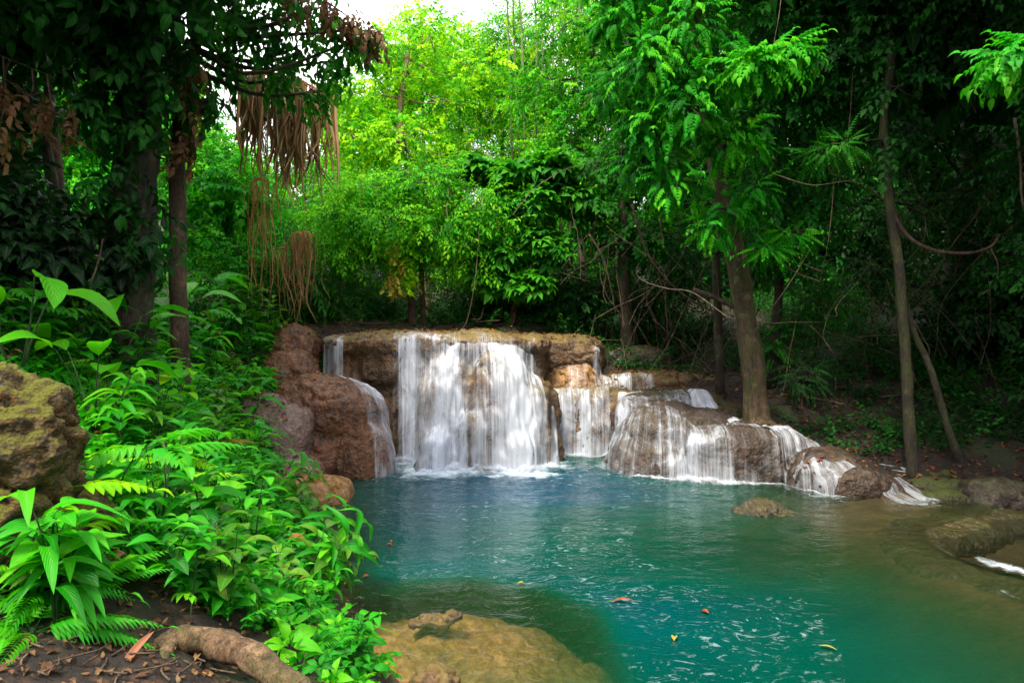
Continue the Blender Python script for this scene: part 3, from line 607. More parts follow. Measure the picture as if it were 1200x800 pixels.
# lower pool
lx = np.arange(4.6, 12, .1); ly = np.arange(-1, 10.2, .1); LX, LY = np.meshgrid(lx, ly); lb = ground_z(LX.ravel(), LY.ravel(), False)
lnx = len(lx); I = (np.arange(len(ly)-1)[:, None]*lnx+np.arange(lnx-1)[None, :]); LQ = np.stack([I, I+1, I+lnx+1, I+lnx], -1).reshape(-1, 4)
ld = np.abs(np.min(np.stack([np.hypot(LX.ravel()-a_, LY.ravel()-b_) for a_, b_ in spline(rim, 150)[:, :2]]), axis=0)-.42)
lf = sstep(.17, .0, ld+.04*fbm(np.stack([LX.ravel()*5, LY.ravel()*5, LX.ravel()*0], -1), 3))*sstep(7.4, 6.9, LY.ravel())*sstep(5.9, 6.3, LY.ravel())*.95
tag(link('lower_pool_water', mesh('lower_pool_water', np.stack([LX.ravel(), LY.ravel(), np.full(LX.size, -.09)], -1), [LQ], {'depth': np.clip(-.09-lb, 0, 3)*.45, 'foam': lf, 'ripple': lf*0}), water_mat(True)), kind='structure')
# ================================================================ leaves
def leaf_t(n=4, w=.25, peak=.42, droop=.25, fold=.18, cup=0.0, cols=3, curl=0.0):
    x = np.linspace(0, 1, n+1); pw = np.where(x < peak, np.sin(.5*PI*x/peak)**.8, np.cos(.5*PI*(x-peak)/(1-peak))**.75)*w
    pw[0] = w*.04; pw[-1] = w*.02
    s = np.linspace(-1, 1, cols); V = []; U = []
    for i in range(n+1):
        zc = -droop*x[i]**2+.12*math.sin(PI*x[i])
        for c in s: V.append((x[i]*(1-.08*droop), c*pw[i], zc+abs(c)*fold*pw[i]*2-cup*(1-c*c)*pw[i]+curl*math.sin(7*x[i]+2*c)*pw[i]*.2)); U.append((x[i], c))
    I = np.arange(n)[:, None]*cols+np.arange(cols-1)[None, :]
    Q = np.stack([I, I+cols, I+cols+1, I+1], -1).reshape(-1, 4)
    return np.array(V), Q, np.array(U), np.zeros(len(V))
def frames(fwd, up):
    f = fwd/(np.linalg.norm(fwd, axis=-1, keepdims=True)+1e-9); s = np.cross(up, f); s /= np.linalg.norm(s, axis=-1, keepdims=True)+1e-9
    return np.stack([f, s, np.cross(f, s)], -1)        # columns x,y,z
def inst(mb, T, pos, fwd, up, size, tint):
    V, Q, U, TT = T; pos = np.atleast_2d(pos); N = len(pos); R = frames(np.atleast_2d(fwd), np.atleast_2d(up))
    size = np.broadcast_to(size, (N,)); tint = np.broadcast_to(tint, (N,))
    W = np.einsum('nij,vj->nvi', R, V)*size[:, None, None]+pos[:, None, :]
    QQ = (Q[None]+(np.arange(N)*len(V))[:, None, None]).reshape(-1, 4)
    mb.add(W.reshape(-1, 3), QQ, None, np.clip((tint[:, None]+TT[None]).ravel(), 0, 1), np.tile(U, (N, 1)))
def compose(items):
    """items: (template, pos, fwd, up, size, tint) -> one template"""
    m = MB()
    for T, p, f, u, s, t in items:
        V, Q, U, TT = T; R = frames(np.array(f, float)[None], np.array(u, float)[None])[0]
        m.add(V @ R.T*s+np.array(p), Q, None, TT+t, U)
    return np.concatenate(m.V), np.concatenate(m.Q), np.concatenate(m.U), np.concatenate(m.A)
def twig_t(L, r, dr):
    x = np.linspace(0, L, 4); V = []
    for i, xx in enumerate(x):
        rr = r*(1-.7*xx/L); z = -dr*(xx/L)**2*L
        V += [(xx, rr, z), (xx, -rr, z), (xx, 0, z+rr*1.2)]
    Q = [(i*3+a, i*3+3+a, i*3+3+(a+1) % 3, i*3+(a+1) % 3) for i in range(3) for a in range(3)]
    return np.array(V), np.array(Q), np.zeros((12, 2))+[0, .9], np.zeros(12)-.35
L_lo = leaf_t(2, .24, .45, .3, .2, cols=3); L_lo2 = leaf_t(2, .32, .4, .35, .2); L_mid = leaf_t(4, .25, .42, .35, .18); L_nar = leaf_t(2, .15, .4, .45, .15)
L_hi = leaf_t(8, .22, .42, .22, .13, cols=5, curl=.25); L_hiw = leaf_t(8, .27, .40, .25, .12, cols=5, curl=.3); L_lance = leaf_t(9, .12, .35, .5, .2, cols=5, curl=.2); L_strap = leaf_t(14, .055, .3, .9, .25, cols=3)
def spray_t(n, L, leaf, T, droop=.25, ang=60, alt=True, jit=.2, seed=0, tw=.006):
    r = np.random.default_rng(seed); it = []
    for k in range(n):
        s = (k+.6)/n; p = (s*L, 0, -droop*s*s*L); side = 1 if k % 2 else -1
        a = math.radians(ang*(1-.5*s))*side+r.normal(0, .2)
        f = (math.cos(a), math.sin(a), r.normal(-.15, jit)-droop*s); u = (r.normal(0, jit), r.normal(0, jit)-.15*side, 1)
        it.append((T, p, f, u, leaf*r.uniform(.75, 1.15), r.normal(0, .10)+.1*s))
    it.append((T, (L, 0, -droop*L), (1, 0, -droop), (0, 0, 1), leaf, .15))
    m = compose(it); tw_ = twig_t(L, tw, droop)
    return np.vstack([m[0], tw_[0]]), np.vstack([m[1], tw_[1]+len(m[0])]), np.vstack([m[2], tw_[2]]), np.concatenate([m[3], tw_[3]])
def pinnate_t(n, L, leaf, T, droop=.3, w=1.0, seed=0, ang=68):
    r = np.random.default_rng(seed); it = []
    for k in range(n):
        s = .15+.82*(k+.5)/n; z = -droop*s*s*L; sh = math.sin(PI*min(1, .25+s*.75))**.6
        for side in (1, -1):
            a = math.radians(ang-25*s)*side; it.append((T, (s*L, 0, z), (math.cos(a), math.sin(a), -.25-droop*s+r.normal(0, .08)), (0, -.1*side, 1), leaf*sh*r.uniform(.9, 1.1), r.normal(0, .05)))
    it.append((T, (L, 0, -droop*L), (1, 0, -droop*1.5), (0, 0, 1), leaf*.9, .1))
    m = compose(it); tw_ = twig_t(L, L*.008, droop)
    return np.vstack([m[0], tw_[0]]), np.vstack([m[1], tw_[1]+len(m[0])]), np.vstack([m[2], tw_[2]]), np.concatenate([m[3], tw_[3]])
def rosette_t(n, leaf, T, tiltz=.15, seed=0):
    r = np.random.default_rng(seed)
    return compose([(T, (.02*math.cos(a), .02*math.sin(a), 0), (math.cos(a), math.sin(a), tiltz+r.normal(-.1, .15)), (0, 0, 1), leaf*r.uniform(.8, 1.15), r.normal(0, .1)) for a in [2*PI*k/n+r.normal(0, .15) for k in range(n)]])
SP = {'small': [spray_t(10, .55, .10, L_lo, .25, seed=k) for k in range(4)],
      'medium': [spray_t(9, .6, .16, L_lo2, .3, seed=10+k) for k in range(4)],
      'droop': [pinnate_t(5, .55, .22, L_mid, .45, seed=20+k, ang=55) for k in range(4)],
      'fine': [pinnate_t(9, .5, .085, L_lo, .25, seed=30+k) for k in range(3)],
      'needle': [spray_t(12, .7, .17, L_nar, .55, ang=38, seed=40+k) for k in range(3)],
      'rosette': [rosette_t(9, .26, L_mid, .15, 50+k) for k in range(4)],
      'big': [spray_t(6, .55, .30, L_mid, .45, ang=65, jit=.35, seed=60+k, tw=.008) for k in range(4)],
      'hang': [spray_t(7, .5, .25, L_mid, .9, ang=50, jit=.3, seed=70+k) for k in range(3)]}

def cloud(mb, c, rad, kind, n, size=1.0, tint=(.45, .17), droop=.1, seed=0, shell=.55, up=.0):
    """sprays through an ellipsoid volume, denser near its surface, pointing outwards"""
    r = np.random.default_rng(seed); rad = np.asarray(rad, float); d = r.normal(size=(n, 3)); d /= np.linalg.norm(d, axis=1)[:, None]
    rr = r.uniform(shell**3, 1, n)**(1/3)*(1+.22*vnoise(d*2.3+seed)); p = np.asarray(c)+d*rr[:, None]*rad-d*rad*.25
    f = d*np.array([1, 1, .55])+r.normal(0, .35, (n, 3)); f[:, 2] -= droop; u = np.tile([0, 0, 1.], (n, 1))+r.normal(0, .28, (n, 3))+d*.35
    tt = r.normal(tint[0], tint[1], n)+.18*vnoise(p*1.1+5)
    Ts = SP[kind]; ch = r.integers(0, len(Ts), n); sz = size*r.uniform(.7, 1.25, n)
    for k, T in enumerate(Ts):
        b = ch == k
        if b.any(): inst(mb, T, p[b], f[b], u[b], sz[b], tt[b])

def tree(name, label, trunk, r0, clusters, kind, leafm, barkm, cat='tree', dens=42, size=1.0, tint=(.45, .17), droop=.1, group=None, seed=0, top_r=.35, ground=True, shell=.5, parts=None, sides=10, limb=True, flare=0.0):
    """trunk: points (px,py,Y); clusters: (px,py,Y,r_px[,flat]) read off the photograph and put at real depths"""
    r = np.random.default_rng(seed+1000); pts = [P(*p) for p in trunk]
    if ground: g = gz(pts[0][0], pts[0][1]); pts[0][2] = g-.08
    base = pts[0].copy(); ln = max(6, int(len(pts)*6)); C = spline(pts, ln); tt = np.linspace(0, 1, ln)
    rad = r0*(1-(1-top_r)*tt); rad = rad*(1+flare*np.exp(-tt*ln*.55))
    root = thing(name, label, cat, base, 0, group); mb = MB(); tube(mb, C, rad, sides, .18)
    if flare:
        for a in np.linspace(0, 2*PI, 6)[:-1]+.4:
            q = [C[2]+np.array([math.cos(a), math.sin(a), 0])*r0*.5, C[0]+np.array([math.cos(a)*r0*1.7, math.sin(a)*r0*1.7, .22]), C[0]+np.array([math.cos(a)*r0*3.2, math.sin(a)*r0*3.2, -.1])]
            tube(mb, spline(q, 7), np.linspace(r0*.62, r0*.25, 7), 7, .15)
    cr = MB()
    for i, cl in enumerate(clusters):
        c = P(*cl[:3]); R = cl[3]/F*cl[2]; fl = cl[4] if len(cl) > 4 else .75
        if limb:
            dd = np.linalg.norm((C-c)*np.array([1, 1, .6]), axis=1)+np.where(C[:, 2] > c[2]+.2, 3, 0); k = int(dd.argmin()); a = C[k]
            m = (a+c)/2+np.array([0, 0, -.12*np.linalg.norm(c-a)])+r.normal(0, .06*np.linalg.norm(c-a), 3)
            lr = max(.012, min(rad[k]*.55, .03+.03*R)); tube(mb, spline([a, m, c], 8), np.linspace(lr, lr*.35, 8), 6, cap=False)
            for _ in range(5):
                d = r.normal(size=3); d /= np.linalg.norm(d); e = c+d*R*np.array([.8, .8, fl*.8]); tube(mb, spline([c, (c+e)/2+r.normal(0, .08*R, 3), e], 5), np.linspace(lr*.4, .005, 5), 4, cap=False)
        cloud(cr, c, (R, R, R*fl), kind, int(DM*dens*max(R, .35)**2), size, tint, droop, seed*31+i, shell)
    mb.build('trunk', M[barkm], root, origin=base)
    cr.build('crown', M[leafm], root, origin=base)
    return root

DM = 3.4
# ================================================================ far trees
R0 = random.Random(5)
def fill(px, pys, Y, r, jx=45, n=1):
    return [(px+R0.uniform(-jx, jx), py+R0.uniform(-12, 12), Y+R0.uniform(-1.2, 1.2), r*R0.uniform(.8, 1.2), .8) for py in pys for _ in range(n)]
far = [  # px, depth, top py, leaf material, spray, tint, label
 (-60, 26, -60, 'bright', 'medium', .5, 'far bright green tree seen past the left edge trunks'),
 (35, 24, -60, 'bright', 'medium', .6, 'far bright green tree behind the leaning dark stems at left'),
 (110, 27, -40, 'bright', 'medium', .55, 'far sunlit tree seen between dark stem and leaf-wrapped trunk'),
 (190, 25, 60, 'bright', 'medium', .4, 'far green tree behind the leaf-wrapped trunk'),
 (262, 22, 175, 'sunny', 'small', .5, 'low rounded green tree under the left sky gap'),
 (330, 25, 190, 'sunny', 'small', .45, 'green tree behind the hanging brown roots'),
 (395, 28, 110, 'lime', 'small', .6, 'yellow-green tree right of the hanging brown roots'),
 (455, 30, 110, 'lime', 'small', .8, 'yellow glowing tree just under the top sky gap'),
 (520, 32, 30, 'lime', 'small', .7, 'tall pale yellow-green tree left of the bamboo'),
 (590, 30, 40, 'lime', 'small', .65, 'yellow-green tree directly behind the bamboo'),
 (650, 29, 20, 'sunny', 'small', .6, 'green tree just right of the bamboo tops'),
 (715, 27, -20, 'sunny', 'small', .5, 'far green tree behind the tall dark trunk'),
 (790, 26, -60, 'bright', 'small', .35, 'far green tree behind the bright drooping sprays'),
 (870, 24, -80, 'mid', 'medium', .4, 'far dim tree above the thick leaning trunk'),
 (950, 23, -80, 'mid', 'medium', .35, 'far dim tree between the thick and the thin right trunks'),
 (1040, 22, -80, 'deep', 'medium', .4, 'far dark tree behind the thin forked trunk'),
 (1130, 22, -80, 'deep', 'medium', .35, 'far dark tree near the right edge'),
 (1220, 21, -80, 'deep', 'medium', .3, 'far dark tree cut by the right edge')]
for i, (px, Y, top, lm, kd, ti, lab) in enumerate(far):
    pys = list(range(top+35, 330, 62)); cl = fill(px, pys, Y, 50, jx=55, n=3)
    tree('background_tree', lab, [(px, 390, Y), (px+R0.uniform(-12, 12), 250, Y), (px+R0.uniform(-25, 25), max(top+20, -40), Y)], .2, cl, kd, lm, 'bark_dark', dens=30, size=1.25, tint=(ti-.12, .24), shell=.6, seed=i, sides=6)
# ================================================================ middle distance trees
tree('lime_tree', 'luminous yellow-green tree with airy crown standing over the falls', [(500, 388, 19), (495, 250, 19), (470, 150, 19), (480, 60, 19)], .16,
     [(430, 110, 19, 45), (480, 90, 19.5, 42), (420, 165, 18.5, 48), (475, 165, 18, 48), (525, 120, 19, 45), (540, 180, 19, 42), (395, 215, 18.5, 40), (455, 60, 19, 30), (505, 45, 19.5, 32, 1.2), (560, 85, 19.5, 40), (500, 215, 18, 40)], 'medium', 'lime', 'bark_tan', dens=34, size=.85, tint=(.45, .28), seed=40, shell=.65)
tree('slender_tree', 'slender tree poking its sparse top into the sky gap', [(490, 385, 21), (497, 200, 21), (495, 20, 21)], .09,
     [(492, 22, 21, 24, 1.2), (500, 62, 21, 26), (478, 75, 21, 20)], 'small', 'lime', 'bark_tan', dens=60, size=1.1, tint=(.7, .2), seed=41)
tree('layered_tree', 'twin-stemmed tree with flat leaf layers right behind the ledge', [(484, 388, 14.6), (481, 330, 14.6), (486, 270, 14.6), (478, 200, 14.8)], .10,
     [(430, 222, 14.4, 45, .4), (500, 215, 14.2, 48, .4), (560, 238, 14.2, 45, .4), (395, 250, 14.4, 42, .45), (455, 258, 13.8, 50, .4), (520, 268, 13.8, 50, .4), (590, 265, 14.3, 40, .4), (410, 292, 14.2, 40, .4), (475, 292, 14.4, 45, .4), (560, 300, 14.4, 45, .4), (610, 290, 14.8, 30, .5)],
     'small', 'sunny', 'bark_brown', dens=80, size=1.0, tint=(.5, .28), droop=.25, seed=42, shell=.6)
tree('slim_stem_tree', 'slim bare stem close beside the twin-stemmed layered tree', [(497, 388, 14.7), (494, 300, 14.7), (500, 230, 14.7)], .07, [(505, 235, 14.9, 32)], 'small', 'bright', 'bark_brown', dens=60, size=.85, seed=43)
tree('rosette_tree', 'dark small tree with star-shaped leaf whorls right of the layered tree', [(600, 385, 14.5), (606, 330, 14.5), (618, 260, 14.5), (630, 200, 14.6)], .07,
     [(600, 208, 14.4, 36, .6), (645, 200, 14.4, 40, .6), (625, 240, 14.2, 42, .6), (670, 235, 14.6, 34, .6), (590, 300, 14.2, 40, .6), (640, 290, 14.2, 42, .6), (575, 330, 14.2, 32, .5), (620, 335, 14.0, 34, .5), (560, 200, 14.8, 30, .6)],
     'rosette', 'mid', 'bark_brown', dens=60, size=.95, tint=(.75, .22), seed=44)
tree('leafy_tree', 'tall leafy tree standing right of the bamboo', [(690, 385, 17), (680, 250, 17), (690, 120, 17), (700, -20, 17)], .12,
     [(665, 30, 17, 48), (710, 60, 17, 48), (680, 110, 17, 44), (640, 95, 17.5, 36), (720, 140, 16.8, 42), (665, 165, 17, 36), (735, 20, 17, 45), (700, 200, 16.8, 40), (645, 180, 17, 25)], 'medium', 'sunny', 'bark_dark', dens=40, size=.75, tint=(.45, .25), seed=45, shell=.6)
tree('dark_trunk_tree', 'tree with straight dark trunk behind the bright drooping sprays', [(735, 390, 14.8), (730, 240, 14.8), (733, 120, 14.8), (737, -40, 14.8)], .15,
     [(760, 90, 14.5, 60), (700, 200, 14.8, 34), (770, 190, 14.8, 50), (790, 30, 14.5, 60), (750, 270, 14.6, 34), (700, 250, 14.6, 30), (745, -60, 14.5, 70)], 'medium', 'mid', 'bark_dark', dens=50, tint=(.4, .2), seed=46)
for k, (x, Y, top, lab) in enumerate([(628, 18, 130, 'first thin upright stem from the left right of the layered tree'), (655, 19, 120, 'second thin upright stem from the left, above the rosette tree'),
        (672, 17, 150, 'third thin upright stem from the left, above the rosette tree'), (705, 18, 130, 'thin upright stem just left of the dark trunk'), (360, 17, 200, 'thin stem below the hanging brown roots'),
        (385, 16, 230, 'thin stem left of the layered tree'), (300, 17, 210, 'thin stem at the left end of the far thicket'), (430, 17, 300, 'short dim stem under the layered crown'), (560, 17, 300, 'short dim stem left under the rosette tree'), (780, 16, 190, 'dim stem under the bright drooping sprays')]):
    tree('slim_tree', lab, [(x, 390, Y), (x+R0.uniform(-8, 8), 300, Y), (x+R0.uniform(-10, 10), top, Y)], .05+.02*(k % 3), [(x, top-5, Y, 30), (x+15, top+45, Y, 24), (x-18, top+90, Y, 24)], 'small', ['bright', 'mid'][k % 2], 'bark_brown', dens=50, seed=50+k, sides=6)
# small shrubs behind the ledge: dim understorey that closes the view to the ground
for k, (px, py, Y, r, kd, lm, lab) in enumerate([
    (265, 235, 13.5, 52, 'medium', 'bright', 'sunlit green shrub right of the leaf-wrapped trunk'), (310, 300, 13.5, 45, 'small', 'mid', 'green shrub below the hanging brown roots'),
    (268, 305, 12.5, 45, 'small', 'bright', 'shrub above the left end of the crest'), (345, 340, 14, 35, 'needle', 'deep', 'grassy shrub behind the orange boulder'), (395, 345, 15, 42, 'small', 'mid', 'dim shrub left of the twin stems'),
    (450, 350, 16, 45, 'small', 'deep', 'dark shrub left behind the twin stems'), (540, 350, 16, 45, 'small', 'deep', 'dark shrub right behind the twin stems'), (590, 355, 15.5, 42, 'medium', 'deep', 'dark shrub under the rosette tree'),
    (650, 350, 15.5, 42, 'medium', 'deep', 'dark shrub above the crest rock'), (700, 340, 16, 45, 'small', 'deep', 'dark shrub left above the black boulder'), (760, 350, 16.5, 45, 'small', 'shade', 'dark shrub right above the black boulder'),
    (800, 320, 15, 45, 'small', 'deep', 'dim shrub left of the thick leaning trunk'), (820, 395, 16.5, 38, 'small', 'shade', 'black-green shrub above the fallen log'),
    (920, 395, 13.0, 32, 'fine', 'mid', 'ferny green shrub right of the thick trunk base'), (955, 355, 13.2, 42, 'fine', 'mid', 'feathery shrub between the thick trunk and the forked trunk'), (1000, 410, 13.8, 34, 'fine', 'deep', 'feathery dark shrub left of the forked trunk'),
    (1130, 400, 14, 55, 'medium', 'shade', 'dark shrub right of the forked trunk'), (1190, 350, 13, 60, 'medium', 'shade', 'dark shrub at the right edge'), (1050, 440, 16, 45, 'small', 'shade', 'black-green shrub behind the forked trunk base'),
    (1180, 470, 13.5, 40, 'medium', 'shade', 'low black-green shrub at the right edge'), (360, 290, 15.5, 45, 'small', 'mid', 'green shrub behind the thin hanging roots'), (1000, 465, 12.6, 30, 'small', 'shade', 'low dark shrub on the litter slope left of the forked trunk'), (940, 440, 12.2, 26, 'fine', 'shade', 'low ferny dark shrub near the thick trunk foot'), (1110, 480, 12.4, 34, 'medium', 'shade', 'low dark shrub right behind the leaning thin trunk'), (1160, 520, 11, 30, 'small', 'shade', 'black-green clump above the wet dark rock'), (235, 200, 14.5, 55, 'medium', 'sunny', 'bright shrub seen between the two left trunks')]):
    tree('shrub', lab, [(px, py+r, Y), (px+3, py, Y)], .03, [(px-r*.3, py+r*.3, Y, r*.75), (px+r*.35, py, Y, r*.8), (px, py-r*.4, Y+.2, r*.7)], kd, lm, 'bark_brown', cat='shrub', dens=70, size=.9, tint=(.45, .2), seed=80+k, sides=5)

# bamboo
bb = thing('bamboo_clump', 'clump of thin tall bamboo culms reaching the top of the picture', 'bamboo', P(628, 385, 20))
bo = P(628, 385, 20); fo = MB()
for k in range(9):
    x0, x1 = 600+k*7+R0.uniform(-4, 4), 590+k*11+R0.uniform(-6, 6); Y = 20+R0.uniform(-.6, .6); pts = [P(x0+10, 388, Y), P((x0+x1)/2+4, 200, Y), P(x1, 0, Y), P(x1+R0.uniform(-25, 25), -90, Y-.3)]
    pts[0][2] = gz(pts[0][0], Y)-.05; cm = MB(); C = spline(pts, 40); rr = np.linspace(.045, .02, 40)*(1+.25*(np.arange(40) % 3 == 0)); tube(cm, C, rr, 6); cm.build('culm', M['culm'], bb, origin=bo)
    for s in range(14, 40, 2): cloud(fo, C[s], (.45, .45, .35), 'needle', 5, .55, (.6, .2), .5, s+k*50)
fo.build('foliage', M['lime'], bb, origin=bo)

# ================================================================ right side, near
tree('thick_tree', 'thick pale leaning trunk with flared roots right of the cascades', [(888, 500, 11.3), (884, 440, 11.3), (872, 360, 11.3), (860, 290, 11.3), (842, 210, 11.3), (822, 100, 11.3), (800, -60, 11.0), (790, -200, 10.6)], .20,
     [(770, -160, 10.5, 110), (880, -190, 11, 120), (820, -260, 10, 130), (950, -120, 12, 100)], 'medium', 'mid', 'bark_grey', dens=30, size=1.3, seed=110, top_r=.65, sides=18, flare=.7)
tree('drooping_tree', 'near tree trailing bright drooping compound leaves over the pool', [(845, 470, 12.6), (838, 300, 12.4), (830, 120, 11.8), (800, -80, 11.0)], .09,
     [(722, 30, 10, 42, .9), (760, 80, 9.6, 55, .9), (720, 110, 10.2, 34, .9), (800, 40, 9.6, 60, .9), (765, 150, 9.8, 48, .9), (805, 130, 9.6, 55, 1), (745, 195, 10.2, 34, .9), (790, 215, 9.9, 42, 1), (845, 85, 9.6, 50), (850, 165, 10, 48), (740, -20, 10, 60), (820, -40, 9.8, 70), (850, 245, 10, 30, .6), (832, 268, 9.9, 26, .6), (880, 225, 10, 26, .6)],
     'droop', 'bright', 'bark_dark', dens=82, size=.48, tint=(.42, .26), droop=.3, seed=111, shell=.4)
tree('vine_tree', 'leafy shaded tree draped in vines behind the thick trunk', [(905, 430, 13), (915, 250, 13), (900, 100, 12.5), (910, -60, 12)], .1,
     [(890, 40, 11, 60), (950, 80, 11, 60), (910, 130, 11.4, 55), (970, 160, 11.6, 55), (900, 200, 11.8, 45), (950, 230, 12, 50), (930, 290, 12.5, 45), (880, 270, 12.6, 40), (870, -60, 11, 90), (960, -50, 11, 90)],
     'medium', 'mid', 'bark_dark', dens=42, size=.85, tint=(.28, .2), droop=.25, seed=112)
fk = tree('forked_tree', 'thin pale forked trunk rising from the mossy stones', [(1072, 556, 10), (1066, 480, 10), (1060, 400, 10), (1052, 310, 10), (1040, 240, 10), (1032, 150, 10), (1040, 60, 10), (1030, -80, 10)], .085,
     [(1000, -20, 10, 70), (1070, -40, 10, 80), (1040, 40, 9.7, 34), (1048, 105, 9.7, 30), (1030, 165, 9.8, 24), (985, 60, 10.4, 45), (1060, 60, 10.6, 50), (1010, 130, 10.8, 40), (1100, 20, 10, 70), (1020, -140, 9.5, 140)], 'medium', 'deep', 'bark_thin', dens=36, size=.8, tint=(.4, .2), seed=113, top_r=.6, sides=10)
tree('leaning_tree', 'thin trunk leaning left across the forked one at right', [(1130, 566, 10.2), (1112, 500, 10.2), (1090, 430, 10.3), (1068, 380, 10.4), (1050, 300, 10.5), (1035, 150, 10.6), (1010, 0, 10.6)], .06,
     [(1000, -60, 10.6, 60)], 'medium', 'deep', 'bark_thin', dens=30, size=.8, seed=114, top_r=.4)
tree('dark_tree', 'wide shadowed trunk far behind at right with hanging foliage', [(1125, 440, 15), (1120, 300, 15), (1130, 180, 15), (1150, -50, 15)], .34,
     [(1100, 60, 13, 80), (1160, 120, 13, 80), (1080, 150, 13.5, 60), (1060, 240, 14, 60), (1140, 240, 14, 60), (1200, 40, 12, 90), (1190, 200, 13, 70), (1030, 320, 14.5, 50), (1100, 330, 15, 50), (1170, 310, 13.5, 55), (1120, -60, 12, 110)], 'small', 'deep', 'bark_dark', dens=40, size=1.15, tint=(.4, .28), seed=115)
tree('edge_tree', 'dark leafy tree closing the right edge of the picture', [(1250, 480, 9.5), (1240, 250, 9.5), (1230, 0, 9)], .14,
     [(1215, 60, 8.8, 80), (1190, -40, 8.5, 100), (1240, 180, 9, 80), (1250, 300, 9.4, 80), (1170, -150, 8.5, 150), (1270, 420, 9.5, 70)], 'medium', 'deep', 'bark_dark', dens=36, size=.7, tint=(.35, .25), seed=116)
for k, (a, b, c_, lab) in enumerate([((1236, 40, 5.6), [(1200, 58, 5.2, 18, .5), (1178, 70, 5.2, 11, .5)], 'droop', 'pale leafy twig hanging in from the upper right edge'),
        ((900, 70, 8.8), [(905, 72, 8.8, 26, .5), (880, 78, 8.8, 16, .5), (925, 60, 8.8, 14, .5)], 'droop', 'bright spray of long leaves in front of the dark trees'),
        ((980, 220, 9.5), [(965, 180, 9.5, 24, .5), (985, 172, 9.5, 18, .5)], 'fine', 'feathery spray hanging before the dark right trees'),
        ((960, 330, 10), [(925, 275, 10, 28, .4), (900, 292, 10, 22, .4)], 'fine', 'small bright spray right of the thick trunk')]):
    st = [(a[0]+16, a[1]-150, a[2]+.8), (a[0]+14, a[1]-95, a[2]+.5), (a[0]+9, a[1]-45, a[2]+.2), a]
    tree('hanging_branch', lab, st, .007, b, c_, ['fresh', 'bright', 'mid', 'bright'][k], 'twig', cat='branch', dens=120, size=[.42, .6, .7, .7][k], tint=(.55, .15), droop=.3, seed=130+k, ground=False, sides=5)
# ================================================================ left side, near
tree('leaf_wrapped_tree', 'thick dark trunk wrapped in climbing leaves at left', [(150, 350, 7.6), (158, 250, 7.6), (165, 150, 7.6), (180, 0, 7.5), (205, -160, 7.2)], .27,
     [(150, 60, 7.0, 60), (110, 20, 6.8, 60), (190, 90, 7.0, 36, 1.3), (160, 150, 7.2, 38, 1.4), (190, 20, 6.8, 55), (150, 215, 7.2, 30, 1.4), (175, 270, 7.3, 30, 1.2), (125, 120, 7, 36, 1.3), (60, -70, 6, 150), (190, -90, 6.2, 150), (130, -230, 5.5, 220), (300, -210, 7, 150)],
     'big', 'deep', 'bark_dark', dens=44, size=.50, tint=(.35, .2), droop=.5, seed=120, top_r=.6, sides=16)
tree('branching_tree', 'slimmer reddish trunk with spreading bare branches left of the sky gap', [(212, 335, 8.4), (210, 250, 8.4), (214, 150, 8.4), (232, 60, 8.3), (240, 0, 8.2), (255, -120, 8)], .11,
     [(270, 10, 8, 46, .6), (320, 25, 8, 42, .5), (368, 15, 7.8, 40, .5), (250, -50, 8, 70), (340, -50, 7.8, 80, .6), (405, 40, 7.6, 18, .5), (425, 48, 7.6, 12, .6), (215, 110, 8.2, 26, 1.4), (245, 120, 8.0, 18, 1.2), (330, 95, 8.6, 22, .5), (375, 110, 8.8, 22, .5), (300, 50, 8.2, 34, .7), (350, 60, 8.2, 34, .7), (270, 75, 8.4, 24, .8), (390, 75, 8.2, 20, .6)],
     'hang', 'mid', 'bark_brown', dens=40, size=.45, tint=(.5, .25), droop=.5, seed=121, top_r=.5)
tree('leaning_stem_tree', 'dark leaning stem at the upper left corner', [(88, 330, 9), (62, 200, 9), (40, 80, 9), (10, -40, 9)], .09,
     [(20, 20, 8, 60), (60, 60, 8.5, 44), (15, 110, 8.5, 40), (-30, -60, 8, 120)], 'big', 'deep', 'bark_dark', dens=50, size=.6, seed=122, droop=.4)
tree('reddish_stem_tree', 'reddish straight stem just left of the leaf-wrapped trunk', [(75, 330, 9.4), (70, 220, 9.4), (62, 100, 9.4), (70, -60, 9.4)], .12,
     [(90, -10, 9, 70), (20, 180, 9.4, 30), (45, 130, 9.2, 26)], 'big', 'deep', 'bark_brown', dens=50, size=.6, seed=123, droop=.4)
tree('dark_bush', 'dense black-green bush in shade at the left edge', [(40, 340, 6.6), (50, 270, 6.6)], .07,
     [(20, 250, 6.6, 55, .9), (75, 260, 6.9, 50, .9), (45, 300, 6.5, 55), (100, 300, 7.0, 42), (-30, 260, 6.5, 70), (0, 210, 7, 40, .6)], 'big', 'shade', 'bark_dark', cat='bush', dens=90, size=.5, tint=(.25, .15), seed=124)
tree('dry_leaf_climber', 'climber with drooping dry brown leaves on the slimmer left trunk', [(225, 190, 8.0), (228, 120, 8.0), (222, 60, 8.0)], .02,
     [(222, 120, 7.9, 22, 1.2), (235, 85, 7.9, 18, 1.0), (215, 165, 7.9, 14, 1), (205, 60, 7.9, 16, 1)], 'hang', 'brownleaf', 'twig', cat='climber', dens=26, size=.5, tint=(.5, .3), droop=.8, seed=125, ground=False, sides=5)
tree('dry_leaf_branch', 'branch with curled brown leaves at the upper left edge', [(-60, 20, 6.4), (-10, 60, 6.4), (60, 90, 6.4)], .012,
     [(10, 95, 6.4, 26, .8), (40, 115, 6.4, 24, .8), (70, 135, 6.4, 20, 1), (0, 150, 6.4, 26)], 'hang', 'brownleaf', 'twig', cat='branch', dens=18, size=.42, tint=(.4, .3), droop=.8, seed=126, ground=False, sides=5)
